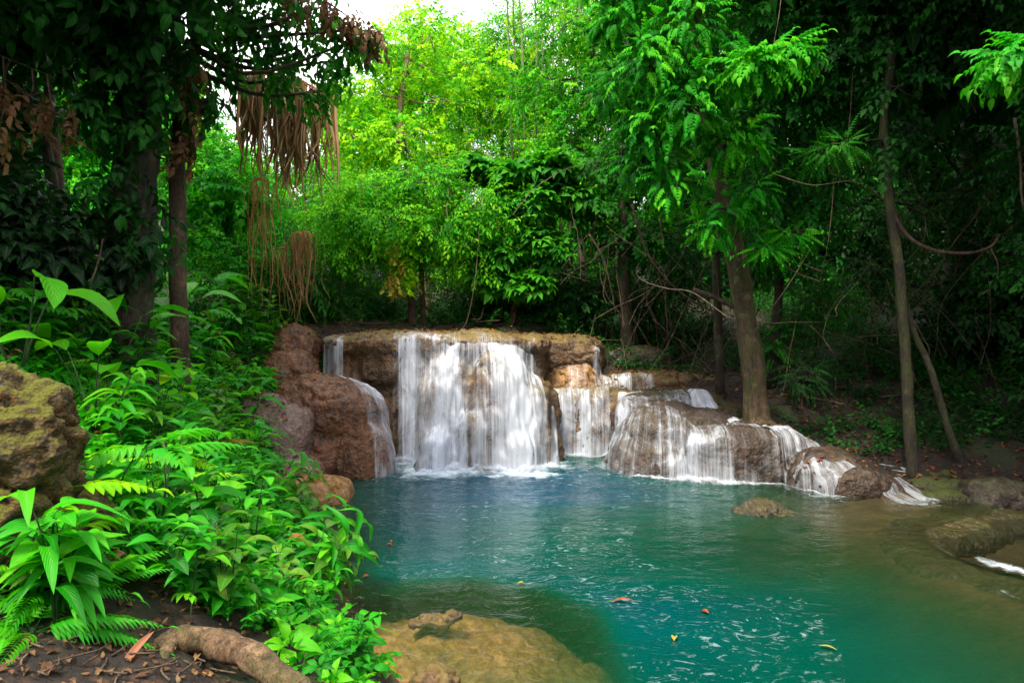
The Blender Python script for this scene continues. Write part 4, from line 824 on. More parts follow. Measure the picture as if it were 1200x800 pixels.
tree('grey_leaf_branch', 'grey-brown leafy twig tip against the top sky gap', [(330, -30, 7.4), (390, 10, 7.4), (440, 45, 7.4)], .014,
     [(415, 28, 7.4, 20, .5), (438, 44, 7.4, 14, .6), (385, 12, 7.4, 24, .5), (350, 0, 7.4, 26, .5)], 'hang', 'brownleaf', 'twig', cat='branch', dens=30, size=.34, tint=(.25, .2), droop=.9, seed=127, ground=False, sides=5)

# hanging dead roots and fronds
def hanging(name, label, top, xs, ys, w, n, seed, mat='root'):
    w = w*.8; n = int(n*1.3)
    r = np.random.default_rng(seed); mb = MB(); a, b = P(*top[0]), P(*top[-1]); T = spline([P(*t) for t in top], 24); base = T[12].copy()
    tube(mb, T, .02, 6)
    for k in range(n):
        t = r.beta(2, 2); s = T[int(t*23)]+r.normal(0, .09, 3)*[1, 1, 0]; s[2] -= abs(r.normal(0, .10))*(r.random() > .4); L = ys[0]+(ys[1]-ys[0])*r.beta(1.3, 2.2)*1.25*(.35+.65*math.sin(PI*t)**.7)
        q = [s, s+np.array([r.normal(0, .03), r.normal(0, .05), -L*.3]), s+np.array([r.normal(0, .06), r.normal(0, .07), -L*.7]), s+np.array([r.normal(0, .09), r.normal(0, .08), -L])]
        C = spline(q, 12); ww = r.choice([.25, .4, .7, 1.2])*r.uniform(.7, 1.2)*w*np.sin(np.linspace(.25, 1, 12)*PI)**.6+.003; a_ = r.uniform(0, PI)+np.linspace(0, r.normal(0, 1.5), 12); sd = np.stack([np.cos(a_), np.sin(a_), a_*0], -1)*ww[:, None]; nrm = np.stack([-np.sin(a_), np.cos(a_), a_*0], -1)*ww[:, None]*.35
        V = np.stack([C-sd, C+nrm, C+sd, C-nrm], 1).reshape(-1, 3); I = np.arange(11)[:, None]*4+np.arange(4)[None]; J = np.arange(11)[:, None]*4+(np.arange(4)+1)[None] % 4
        mb.add(V, np.stack([I, I+4, J+4, J], -1).reshape(-1, 4), None, np.clip(r.normal(.5, .35), 0, 1))
    o = mb.build(name, M[mat], origin=base); o.location = [float(v) for v in base]; return tag(o, label, 'roots')
for k, (px, py, Y, lab) in enumerate([(463, 300, 13.6, 'strand of big yellow leaves hanging left under the layered tree'), (479, 298, 13.6, 'strand of pale leaves hanging close to the twin stems')]):
    tree('leafy_strand', lab, [(px+4, py-60, Y), (px, py-20, Y), (px, py+25, Y)], .006, [(px, py-12, Y, 8, 1.6), (px+2, py+8, Y, 7, 1.6), (px-1, py+24, Y, 6, 1.4)], 'hang', 'yellowleaf' if k == 0 else 'lime', 'twig', cat='vine', dens=36, size=.5, tint=(.6, .2), droop=1.5, seed=140+k, ground=False, sides=4, limb=False)
hanging('hanging_roots', 'big curtain of dead reddish-brown roots hanging under the left sky gap', [(280, 92, 10.5), (320, 90, 10.5), (355, 98, 10.4), (392, 118, 10.4)], 0, (.6, 2.0), .03, 260, 1)
hanging('hanging_roots', 'small tuft of dead brown roots below the big hanging curtain', [(345, 276, 12), (358, 272, 12), (368, 278, 12)], 0, (.4, 1.6), .02, 46, 2)
hanging('hanging_roots', 'pair of thin dangling roots left of the lower brown tuft', [(326, 292, 12), (334, 290, 12)], 0, (.5, 1.2), .014, 14, 3)
hanging('hanging_roots', 'long thin brown roots dangling left below the big curtain', [(296, 215, 11.6), (306, 210, 11.6), (318, 215, 11.6)], 0, (.8, 2.2), .012, 26, 4)

# vines, bent branches and the fallen log
def liana(name, label, pts, r, mat='twig', cat='vine', sides=6, lump=.1, wig=0.0, seed=0):
    rr = np.random.default_rng(seed); q = [P(*p) for p in pts]; C = spline(q, 8*len(pts))
    if wig: C = C+wig*np.stack([vnoise(C*2.1+seed), vnoise(C*2.1+9+seed), vnoise(C*2.1+19+seed)], -1)
    mb = MB(); base = C[0].copy(); tube(mb, C, np.linspace(r, r*.5, len(C)), sides, lump); o = mb.build(name, M[mat], origin=base); o.location = [float(v) for v in base]; return tag(o, label, cat)
liana('curved_branch', 'long bent branch curving right from the forked trunk', [(1042, 245, 10), (1060, 275, 9.9), (1090, 293, 9.8), (1130, 297, 9.8), (1158, 290, 9.9), (1170, 275, 10)], .035, 'bark_brown', 'branch')
liana('curved_branch', 'fine looping branch tip below the bent right branch', [(1158, 290, 9.9), (1168, 310, 9.9), (1165, 332, 9.9), (1150, 345, 9.9)], .012, 'twig', 'branch')
liana('hanging_vine', 'thin vine sagging from thick trunk toward forked trunk', [(905, 205, 10.6), (950, 218, 10.4), (1000, 214, 10.2), (1042, 240, 10)], .012)
liana('hanging_vine', 'thin straight stick leaning right of the thick trunk', [(882, 391, 11), (905, 360, 11), (926, 330, 11), (950, 290, 11.2)], .010)
liana('hanging_vine', 'pale vine dangling at the far right edge', [(1185, 140, 9), (1192, 190, 9), (1196, 240, 9), (1215, 290, 9)], .02)
liana('hanging_vine', 'reddish vine arching above the black boulder', [(690, 275, 13.5), (705, 300, 13.5), (714, 330, 13.5), (722, 370, 13.6)], .022, 'bark_brown')
liana('hanging_vine', 'curved root-like vine left of the thick trunk', [(740, 240, 13), (760, 300, 13), (800, 345, 13), (850, 372, 12.8)], .03, 'bark_brown')
liana('hanging_vine', 'dark horizontal limb meeting the thick trunk from the left', [(812, 340, 12), (840, 350, 11.8), (862, 362, 11.6)], .06, 'bark_brown')
liana('hanging_vine', 'looped pale vine high right of the forked trunk', [(1122, 40, 10), (1132, 80, 10), (1128, 105, 10), (1140, 135, 10)], .012)
liana('hanging_vine', 'slanting thin vine below the leaf-wrapped trunk', [(95, 348, 6.6), (108, 330, 6.6), (118, 300, 6.7), (122, 280, 6.7)], .012)
liana('fallen_log', 'pale fallen log lying behind the thick trunk', [(800, 440, 14.2), (860, 450, 13.8), (930, 458, 13.4), (985, 468, 13.0)], .085, 'bark_tan', 'log', 10)
liana('fallen_branch', 'broken branch lying right of the thick trunk base', [(915, 462, 12.6), (950, 466, 12.4), (1000, 476, 12.2)], .03, 'bark_tan', 'branch')
liana('fallen_branch', 'thin dead branch crossing the dark litter slope', [(1000, 470, 12.4), (1060, 462, 12.4), (1120, 455, 12.6)], .02, 'twig', 'branch')
mb = MB(); r = np.random.default_rng(77)
for k in range(340):
    Y = r.uniform(11.8, 15.5); px = r.uniform(690, 1190) if k % 4 else r.uniform(330, 700); py = r.uniform(180, 400); Y = Y if px > 705 else Y*.5+7.9; s = P(px, py, Y); n = 6; q = [s]; d = r.normal(0, .3, 3); d[2] = -abs(r.normal(.3, .3))
    for _ in range(n): d = d*.85+r.normal(0, .09, 3)+[0, 0, -.04]; q.append(q[-1]+d*r.uniform(.5, 1.1))
    q = np.array(q); q[:, 2] = np.maximum(q[:, 2], gz(s[0], s[1])+.05); tube(mb, spline(q, 22), r.uniform(.003, .009), 4, cap=False)
tag(mb.build('vine_tangle', M['twig']), kind='stuff')
# ================================================================ foreground plants of the left bank
GB = BVHTree.FromPolygons(GV.tolist(), [tuple(int(i) for i in q) for q in GQ[keep[GQ].all(1)]])
def hit(px, py, tree_=None, dx=0.0):
    d = Vector(P(px, py, 1.0)-np.array([0, 0, CH])); h = (tree_ or GB).ray_cast(Vector((0, 0, CH)), d)
    return None if h[0] is None else np.array(h[0])
def herb(kind, seed, mat='fresh'):
    r = np.random.default_rng(seed); root = thing(kind_names[kind], 'x', 'plant', (0, 0, -50)); st = MB(); fo = MB()
    def stem(h, lean, az, rad=.004):
        e = np.array([math.cos(az)*lean, math.sin(az)*lean, h]); C = spline([np.zeros(3), e*.5+[0, 0, h*.08]+r.normal(0, .01, 3), e], 9); tube(st, C, np.linspace(rad, rad*.5, 9), 5, cap=False); return C
    def lf(T, p, az, el, size, tint=None, pet=.03):
        f = np.array([math.cos(az)*math.cos(el), math.sin(az)*math.cos(el), math.sin(el)]); q = p+f*pet+[0, 0, pet*.3]
        tube(st, np.array([p, (p+q)/2+[0, 0, .004], q]), .0018, 4, cap=False); inst(fo, T, q, f, np.array([r.normal(0, .2), r.normal(0, .2), 1.]), size, r.normal(.5, .24) if tint is None else tint)
    if kind == 'broad':
        for s in range(r.integers(2, 4)):
            C = stem(r.uniform(.22, .42), r.uniform(.02, .16), r.uniform(0, 2*PI)); a = r.uniform(0, 6)
            for k in range(7):
                a += 2.4+r.normal(0, .3); t = .35+.65*k/6; lf(L_hi if k % 3 else L_hiw, C[int(t*8)], a, .45-.5*r.random(), (.085+.075*math.sin(PI*min(1, .3+.6*t)))*r.uniform(.8, 1.15))
    elif kind == 'whorl':
        for s in range(r.integers(1, 3)):
            C = stem(r.uniform(.25, .45), r.uniform(.0, .12), r.uniform(0, 6), .005); a = r.uniform(0, 6)
            for k in range(10):
                a += 2.4+r.normal(0, .2); t = .55+.45*k/9; lf(L_hi, C[int(t*8)], a, .75*k/9-.15, r.uniform(.13, .2)*(1-.3*k/9), pet=.012)
    elif kind == 'lance':
        for s in range(r.integers(2, 4)):
            C = stem(r.uniform(.28, .5), r.uniform(.02, .2), r.uniform(0, 6)); a = r.uniform(0, 6)
            for k in range(8):
                a += 2.5; t = .4+.6*k/7; lf(L_lance, C[int(t*8)], a, .6*r.random(), r.uniform(.14, .24), pet=.008)
    elif kind == 'giant':
        for k in range(5):
            az = k*1.3+r.normal(0, .3); C = stem(r.uniform(.25, .5), r.uniform(.08, .22), az, .006); lf(L_hiw, C[-1], az, r.uniform(-.4, .6), r.uniform(.2, .3), r.uniform(.5, 1), pet=.02)
    elif kind == 'strap':
        for k in range(9):
            az = r.uniform(0, 6.3); f = np.array([math.cos(az), math.sin(az), r.uniform(.7, 2.2)]); inst(fo, L_strap, np.array([0, 0, 0.]), f, np.array([-math.cos(az), -math.sin(az), .6]), r.uniform(.35, .65), r.normal(.5, .15))
        tube(st, np.array([[0, 0, 0], [0, 0, .04], [0, 0, .07]]), .012, 6)
    elif kind in ('fern', 'tinyfern'):
        n = 8 if kind == 'fern' else 5; PT = [pinnate_t(20, 1.0, .24, L_lance_f, .75, seed=seed+k, ang=72) for k in range(2)]
        for k in range(n):
            az = 2*PI*k/n+r.normal(0, .3); f = np.array([math.cos(az), math.sin(az), r.uniform(.5, 1.1)]); inst(fo, PT[k % 2], np.array([0, 0, .02]), f, np.array([-math.cos(az)*.5, -math.sin(az)*.5, 1.]), r.uniform(.34, .5)*(1 if kind == 'fern' else .6), r.normal(.6, .1))
        tube(st, np.array([[0, 0, -.02], [0, 0, .02], [0, 0, .05]]), .014, 6)
    elif kind == 'pinnate':
        PT = pinnate_t(8, 1.0, .3, L_hi, .35, seed=seed, ang=62)
        for k in range(5):
            az = k*1.4+r.normal(0, .3); C = stem(r.uniform(.2, .45), .06, az); inst(fo, PT, C[-1], np.array([math.cos(az), math.sin(az), .25]), np.array([0, 0, 1.]), r.uniform(.24, .36), r.normal(.55, .12))
    elif kind == 'small':
        for s in range(5):
            C = stem(r.uniform(.1, .24), r.uniform(.02, .16), r.uniform(0, 6), .002); a = r.uniform(0, 6)
            for k in range(7):
                a += 2.4; t = .3+.7*k/6; lf(L_mid, C[int(t*8)], a, .4*r.random(), r.uniform(.04, .075), pet=.008)
    a = st.build('stem', M['stem'], root); b = fo.build('foliage', M[mat], root)
    return root
L_lance_f = leaf_t(4, .10, .25, .35, .15, cols=3)
kind_names = dict(broad='broadleaf_seedling', whorl='whorled_seedling', lance='lance_leaf_plant', giant='large_leaf_plant', strap='strap_leaf_plant', fern='fern', tinyfern='fern', pinnate='feather_leaf_plant', small='small_herb')
kind_words = dict(broad='broad-leaved green seedling', whorl='tall whorled seedling', lance='plant with narrow leaves', giant='plant with very large leaves', strap='strap-leaved plant',
                  fern='bright green fern', tinyfern='small green fern', pinnate='plant with paired leaflets', small='small-leaved low herb')
protos = {}
def proto(kind, v, mat='fresh'):
    k = (kind, v, mat)
    if k not in protos: protos[k] = [herb(kind, 300+v*17+len(protos), mat), False]
    return protos[k]
MARKS = [((60, 500), 'the tall mossy rock'), ((125, 480), 'the low mossy stone'), ((270, 760), 'the thick bare root'), ((390, 480), 'the red-brown boulder'), ((320, 520), 'the wet grey slab'), ((370, 575), 'the flat golden rock'),
         ((150, 345), 'the leaf-wrapped trunk'), ((345, 400), 'the orange boulder'), ((540, 740), 'the sunken rock'), ((212, 335), 'the slim reddish trunk'), ((215, 590), 'the middle of the leafy bank')]
placed = []
def plant(kind, px, py, sc=1.0, v=0, mat='fresh', rz=None, label=None, tilt=(0, 0), z=None):
    h = hit(px, py) if z is None else P(px, py, z)
    if h is None: return
    p = proto(kind, v, mat); loc = h-np.array([0, 0, .02]); rz = R0.uniform(0, 6.3) if rz is None else rz
    if not p[1]:
        sc *= (1.1 if py > 540 else 1.35)*R0.uniform(.75, 1.35); o = p[0]; o.location = [float(q) for q in loc]; o.rotation_euler = (tilt[0], tilt[1], rz); o.scale = (sc,)*3; p[1] = True
    else: sc *= (1.1 if py > 540 else 1.35)*R0.uniform(.75, 1.35); o = dup(p[0], loc, rz, sc, tilt=tilt)
    placed.append((o, kind, px, py, mat, label)); return o
HERO = [('lance', 345, 655, 1.2, 0, 'fresh', 'sprig with long leaves bowing over the left water edge', (.1, .8)), ('whorl', 335, 625, 1.0, 0, 'fresh', 'whorled sprig leaning over the dark shore rock', (0, .8)), ('broad', 350, 690, 1.1, 0, 'fresh_spot', 'sprig with yellowing spotted leaves leaning over the water', (0, .8)), ('lance', 330, 600, 1.0, 1, 'fresh_spot', 'yellowing narrow-leaved sprig above the dark shore rock', (0, .7)), ('whorl', 365, 715, .8, 1, 'glow', 'glowing yellow-green sprig beside the sunken rock', (0, .6)),
        ('fern', 100, 700, 1.0, 0, 'fresh', 'large bright fern above the strip of dry bark', (.35, .15)), ('fern', 30, 745, .6, 1, 'fresh', 'dim little fern in the bottom left corner', (.2, .1)), ('broad', 190, 700, 1.15, 0, 'fresh', 'broad glossy seedling right above the thick bare root', (0, 0)),
        ('broad', 240, 690, 1.1, 1, 'fresh', None, (0, 0)), ('whorl', 150, 620, 1.1, 0, 'fresh', 'tall whorled seedling with big oval leaves right of the tall mossy rock', (0, 0)), ('broad', 110, 640, 1.2, 1, 'fresh', None, (0, 0)),
        ('lance', 60, 640, 1.0, 0, 'fresh', 'narrow-leaved plant in front of the tall mossy rock', (0, 0)), ('whorl', 290, 600, 1.0, 1, 'fresh', None, (0, 0)), ('strap', 255, 500, .9, 0, 'fresh', 'strap-leaved plant arching up left of the wet grey slab', (0, 0)),
        ('giant', 110, 500, 1.0, 0, 'glow', 'plant with glowing yellow-green big leaves behind the low mossy stone', (0, 0)), ('giant', 20, 450, 1.1, 1, 'glow', 'plant with pale glowing leaves above the tall mossy rock', (0, 0)), ('giant', 190, 480, 1.0, 0, 'fresh', None, (0, 0)),
        ('lance', 300, 560, 1.1, 1, 'fresh', 'narrow-leaved plant leaning over the wet grey slab', (0, 0)), ('whorl', 305, 540, 1.3, 0, 'fresh', None, (0, 0)), ('fern', 240, 525, .8, 0, 'fernbrown', 'dry orange-brown fern among green seedlings', (0, 0)),
        ('tinyfern', 360, 765, 1.3, 0, 'fresh', 'light green fern at the water edge right of the thick root', (0, 0)), ('tinyfern', 470, 792, 1.4, 1, 'lime', 'yellow-green fern on the corner stone at the bottom edge', (0, 0)),
        ('fern', 395, 770, .62, 1, 'fresh', 'bright fern right beside the end of the thick root', (0, 0)), ('lance', 350, 690, .85, 0, 'fresh', 'narrow-leaved plant reaching over the water above the ferns', (.2, .5)), ('whorl', 330, 650, .9, 1, 'fresh', None, (.1, .4)), ('lance', 362, 688, 1.1, 1, 'fresh', 'narrow-leaved sprig stretched farthest out over the water', (.2, .7)), ('broad', 350, 640, .9, 0, 'fresh_spot', None, (0, .5)), ('lance', 318, 580, 1.0, 0, 'fresh', None, (.1, .5)), ('whorl', 300, 470, 1.3, 0, 'fresh', None, (0, .3)), ('broad', 318, 440, 1.3, 1, 'bright', None, (0, .4)), ('strap', 385, 745, .5, 1, 'fresh', 'arching strap-leaved tuft at the water edge', (0, 0)),
        ('broad', 330, 715, .8, 0, 'fresh_spot', 'seedling with brown-spotted leaves at the water edge', (0, .3)), ('broad', 300, 735, .75, 1, 'fresh', None, (0, 0)), ('small', 590, 797, 1.0, 0, 'fresh', None, (0, 0)), ('small', 410, 795, 1.2, 0, 'fresh', None, (0, 0)),
        ('lance', 60, 735, .9, 1, 'fresh', 'dark narrow-leaved plant in the shaded bottom left corner', (0, 0)), ('fern', 45, 700, .6, 0, 'fresh', None, (0, 0)), ('pinnate', 250, 400, 1.5, 0, 'fresh', 'feather-leaved plant hanging out below the shrubs', (0, .3)), ('pinnate', 285, 420, 1.2, 1, 'fresh', None, (0, .2)),
        ('broad', 345, 620, .6, 0, 'fresh', 'little seedling on the dark rock beside the flat golden one', (0, .2)), ('broad', 10, 400, 1.4, 0, 'mid', None, (0, 0)), ('broad', 40, 385, 1.4, 1, 'mid', None, (0, 0)), ('broad', 330, 400, 1.2, 0, 'bright', 'leafy sprig overhanging the orange boulder', (0, .4))]
for k, (kd, px, py, sc, v, mt, lab, tl) in enumerate(HERO): plant(kd, px, py, sc, v, mt, 0.0 if tl[1] >= .5 else None, lab, tl)
kinds = ['broad', 'broad', 'whorl', 'lance', 'small', 'broad', 'small', 'giant', 'whorl', 'broad', 'lance', 'pinnate', 'tinyfern', 'small', 'broad']
rows = [(352, 26, 0, 330), (366, 26, 0, 330), (380, 27, 0, 325), (396, 28, 0, 325), (413, 30, 0, 318), (432, 31, 0, 315), (452, 33, 85, 312), (474, 34, 95, 306), (498, 36, 120, 300), (524, 38, 120, 300), (552, 40, 118, 296), (582, 42, 122, 300), (614, 44, 120, 320), (648, 47, 125, 330), (684, 46, 20, 330), (715, 46, 10, 120), (722, 46, 205, 335), (745, 60, 10, 110)]
kk = 0
for (py, stp, x0, x1) in rows:
    x = x0+R0.uniform(0, stp)
    while x < x1:
        kk += 1; kd = kinds[R0.randrange(len(kinds))]; kd = 'whorl' if kd == 'giant' and py > 500 else kd; mt = 'mid' if (py < 430 and x < 60) else R0.choice(['fresh']*11+['fresh_spot']*3+['glow']*3+['mid']*2+['lime']+(['brownleaf'] if kd == 'small' else ['fresh']))
        plant(kd, x+R0.uniform(-6, 6), py+R0.uniform(-7, 7), R0.uniform(.8, 1.25)*(1.12 if py < 500 else .95), R0.randrange(2), mt); x += stp*R0.uniform(.62, .98)
# labels that say where each plant stands
from collections import defaultdict
gr = defaultdict(list)
for (o, kd, px, py, mt, lab) in placed:
    g = kind_words[kd]
    o['group'] = {'fern': 'ferns on the left bank', 'tinyfern': 'ferns on the left bank'}.get(kd, 'leafy plants crowding the left bank')
    if mt == 'lime' and kd == 'giant': pass
    o['category'] = 'fern' if 'fern' in kd else 'plant'
    if lab: o['label'] = lab; continue
    m, nm = min(MARKS, key=lambda q: math.hypot(q[0][0]-px, q[0][1]-py)); dx, dy = px-m[0], py-m[1]
    a = math.degrees(math.atan2(-dy, dx)) % 360; rel = ['right of', 'upper right of', 'above', 'upper left of', 'left of', 'lower left of', 'below', 'lower right of'][int(((a+22.5) % 360)//45)]
    gr[(g, rel, nm)].append((math.hypot(dx, dy), o))
ORD = ['nearest', 'second nearest', 'third nearest', 'fourth nearest', 'fifth nearest', 'sixth nearest', 'seventh nearest', 'eighth nearest', 'ninth nearest', 'tenth nearest', 'eleventh nearest', 'twelfth nearest']
for (g, rel, nm), L in gr.items():
    L.sort(key=lambda q: q[0])
    for i, (_, o) in enumerate(L):
        o['label'] = f'{g} {rel} {nm}' if len(L) == 1 else f'{ORD[min(i, 11)]} {g} {rel} {nm}'
for k, (o, used_) in list(protos.items()):
    if not used_:
        for c_ in list(o.children): bpy.data.objects.remove(c_)
        bpy.data.objects.remove(o)

# ================================================================ ground cover, litter, roots, fallen leaves
def scatter_ground(n, x0, x1, y0, y1, seed, cond=None):
    r = np.random.default_rng(seed); x = r.uniform(x0, x1, n); y = r.uniform(y0, y1, n); z = ground_z(x, y); b = z > .06
    if cond is not None: b &= cond(x, y, z)
    return np.stack([x, y, z], -1)[b], r
mb = MB(); HT = [rosette_t(6, .085, L_mid, .5, 900), spray_t(7, .16, .06, L_mid, .2, seed=901), spray_t(8, .2, .05, L_lo, .3, seed=902), rosette_t(5, .12, L_mid, .7, 903)]
def left(x, y, z): return (x < -.6) & ~((x > -1.9) & (y < 3.3)) & (z > .12)
for (n, x0, x1, y0, y1, s, cond) in [(4200, -6, -.8, 2.8, 8, 1, left), (5500, -8, -1.5, 6, 13, 2, left)]:
    p, r = scatter_ground(n, x0, x1, y0, y1, s, cond)
    ch = r.integers(0, 4, len(p))
    for k in range(4):
        b = ch == k; q = p[b]; m = len(q); a = r.uniform(0, 6.3, m); f = np.stack([np.cos(a), np.sin(a), r.uniform(.1, 1.2, m)], -1); q = q+np.array([0, 0, 1])*r.uniform(.0, .12, m)[:, None]
        inst(mb, HT[k], q, f, np.tile([0, 0, 1.], (m, 1))+r.normal(0, .2, (m, 3)), r.uniform(.6, 1.4, m), r.normal(.4, .2, m))
tag(mb.build('ground_cover', M['fresh']), kind='stuff')
mb = MB()
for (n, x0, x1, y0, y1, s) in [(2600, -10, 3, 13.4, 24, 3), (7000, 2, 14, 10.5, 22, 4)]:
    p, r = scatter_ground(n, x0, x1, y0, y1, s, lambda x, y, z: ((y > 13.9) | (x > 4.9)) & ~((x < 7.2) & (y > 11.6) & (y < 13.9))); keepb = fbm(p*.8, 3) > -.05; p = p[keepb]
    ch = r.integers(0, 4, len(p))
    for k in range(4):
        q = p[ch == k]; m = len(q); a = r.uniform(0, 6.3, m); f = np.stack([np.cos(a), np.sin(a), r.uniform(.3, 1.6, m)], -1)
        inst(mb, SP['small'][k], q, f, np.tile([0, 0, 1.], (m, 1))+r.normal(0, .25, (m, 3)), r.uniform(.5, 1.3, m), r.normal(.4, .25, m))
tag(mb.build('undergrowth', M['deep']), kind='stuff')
LF = [leaf_t(3, .26, .42, .1, .3, curl=1.5), leaf_t(3, .2, .42, -.25, -.3, curl=2), leaf_t(3, .32, .4, .3, .2, curl=1)]
def litter(name, n, box, mat, seed, cond=None, size=(.05, .12), surf=True):
    p, r = scatter_ground(n, *box, seed, cond); q = []
    for v in p:
        z = top_z(v[0], v[1], 4.0) if surf and v[1] < 17 and abs(v[0]) < 7.9 else v[2]; q.append((v[0], v[1], z+.012))
    q = np.array(q); m = len(q); m_ = MB()
    for k in range(3):
        b = np.arange(m) % 3 == k; mm = b.sum(); a = r.uniform(0, 6.3, mm)
        inst(m_, LF[k], q[b], np.stack([np.cos(a), np.sin(a), r.normal(0, .12, mm)], -1), np.tile([0, 0, 1.], (mm, 1))+r.normal(0, .2, (mm, 3)), r.uniform(*size, mm), r.uniform(0, 1, mm))
    return tag(m_.build(name, M[mat]), kind='stuff')
litter('leaf_litter', 9000, (-6, 12, 4, 17), 'brownleaf', 11)
litter('leaf_litter', 1900, (-4, -.6, 1.8, 4), 'brownleaf', 13, size=(.02, .055))
litter('red_leaf_litter', 1600, (-6, 11, 4, 16), 'redleaf', 12)
# fallen leaves one can point at
def leaf_thing(name, label, p, az, size, mat, T=LF[0], group=None, cat='leaf', up=(0, 0, 1)):
    m_ = MB(); inst(m_, T, np.zeros(3), np.array([math.cos(az), math.sin(az), .02]), np.array(up, float), size, .55); o = m_.build(name, M[mat]); o.location = [float(v) for v in p]; return tag(o, label, cat, group)
for (px, py, az, s, mt, T, lab) in [(718, 709, .05, .20, 'redleaf', leaf_t(4, .10, .4, .0, .1), 'long orange leaf floating in the middle of the pool'), (792, 756, 1.3, .09, 'yellowleaf', LF[0], 'small yellow-green leaf floating near the bottom centre'),
        (963, 762, -.6, .13, 'yellowleaf', leaf_t(4, .10, .4, .0, .1), 'narrow pale yellow leaf floating at lower right'), (606, 688, .3, .08, 'yellowleaf', LF[0], 'tiny pale green leaf floating above the sunken rock'), (833, 723, 2.4, .08, 'redleaf', LF[0], 'tiny orange leaf floating right of centre')]:
    q = P(px, py, 1.0)-np.array([0, 0, CH]); t = -CH/q[2]; leaf_thing('floating_leaf', lab, np.array([0, 0, CH])+q*t+[0, 0, .012], az, s, mt, T)
r = np.random.default_rng(5); ND = []
for (px, py, n, sp, lab, grp, mt) in [(352, 560, 34, 13, 'small red leaf lying in the hollow right of the wet grey slab', 'red leaves in the hollow of the slab', 'redleaf'), (362, 548, 16, 12, 'small dry leaf lying on the slope of the red-brown boulder', 'dry leaves on the boulder slope', 'brownleaf'),
        (330, 608, 14, 14, 'dry leaf caught on the dark shore rock', 'dry leaves on the shore rock', 'brownleaf'), (970, 540, 10, 12, 'small red leaf on the dark rock beside the outflow', 'red leaves on the outflow rock', 'redleaf'), (738, 512, 1, 1, 'single orange leaf stuck on the domed cascade rock', None, 'redleaf')]:
    for k in range(n):
        h = hit(px+r.normal(0, sp), py+r.normal(0, sp*.7), SURF)
        if h is not None: leaf_thing('fallen_leaf', lab, h+[0, 0, .015], r.uniform(0, 6.3), r.uniform(.05, .10), mt, LF[k % 3], grp)
for k in range(16):
    x, y = r.uniform(-1.9, -1.35), r.uniform(5.6, 7.6); leaf_thing('floating_leaf', 'small red leaf drifting close to the leafy left shore', (x, y, .012), r.uniform(0, 6.3), r.uniform(.05, .09), 'redleaf', LF[0], 'red leaves drifting along the left shore')
for (px, py, Y, az, s, lab) in [(330, 640, 5.6, .2, .22, 'big curled tan leaf at the left water edge'), (385, 575, 8.6, .4, .16, 'tan leaf lying on the flat golden rock'), (345, 690, 5.2, -.4, .2, 'brown-spotted yellowing leaf over the water edge')]:
    h = hit(px, py, SURF); leaf_thing('fallen_leaf', lab, h+[0, 0, .03], az, s, 'yellowleaf' if 'yellow' in lab else 'fernbrown', leaf_t(8, .28, .4, .25, .35, cols=5, curl=1.2), up=(-.3, -.3, 1))
# the bare root and the strip of bark in the bottom left corner
C = spline([P(172, 830, 2.75), P(178, 775, 2.85), P(205, 752, 2.95), P(250, 757, 2.95), P(295, 775, 2.85), P(340, 812, 2.7), P(360, 850, 2.6)], 44)
mb = MB(); tube(mb, C, np.interp(np.linspace(0, 1, 44), [0, .15, .3, .7, 1], [.035, .045, .055, .06, .055])*(1+.05*np.sin(np.arange(44)*.9)), 24, .22); o = mb.build('tree_root', M['bark_root'], origin=C[0]); o.location = [float(v) for v in C[0]]; tag(o, 'thick bare brown root looping over the soil at the bottom left', 'root')
C = spline([P(200, 752, 2.95), P(186, 775, 2.8), P(180, 800, 2.7), P(170, 840, 2.6)], 16); mb = MB(); tube(mb, C, np.linspace(.04, .02, 16), 10, .2); o = mb.build('tree_root', M['bark_root'], origin=C[0]); o.location = [float(v) for v in C[0]]; tag(o, 'short root stub going down from the thick bare root', 'root')
a, b = P(128, 806, 2.6), P(176, 742, 2.78); d = (b-a); m_ = MB(); inst(m_, leaf_t(10, .075, .5, .02, .35, cols=5, curl=.5), a, d, np.array([.2, -.7, 1.]), float(np.linalg.norm(d)), .6)
o = m_.build('bark_strip', M['root'], origin=a); o.location = [float(v) for v in a]; tag(o, 'long dry reddish strip leaning on the thick bare root', 'bark strip')
# little sticks and stones on the bare soil
for k in range(70):
    h = hit(R0.uniform(10, 350), R0.uniform(735, 799))
    if h is None: continue
    mb = MB(); a = R0.uniform(0, 6.3); L = R0.uniform(.05, .16); q = np.array([[0, 0, .008], [math.cos(a)*L*.5, math.sin(a)*L*.5, .014], [math.cos(a+.2)*L, math.sin(a+.2)*L, .008]]); tube(mb, spline(q, 6), .004, 5, .2); o = mb.build('twig', M['twig']); o.location = [float(v) for v in h]; tag(o, 'small dry twig on the bare soil around the thick root', 'twig', 'twigs on the bare soil')
for k in range(9):
    h = hit(R0.uniform(200, 330), R0.uniform(775, 799))
    if h is None: continue
    me = rock_mesh('pebble', [eb(0, 0, 0, .018, .015, .012)], voxel=.004, amp=.004, freq=20, fine=.001, seed=k, smooth=2); o = link('pebble', me, M['rock_gold']); o.location = [float(v) for v in h]; tag(o, 'little tan stone lying under the arch of the thick root', 'stone', 'stones under the root')

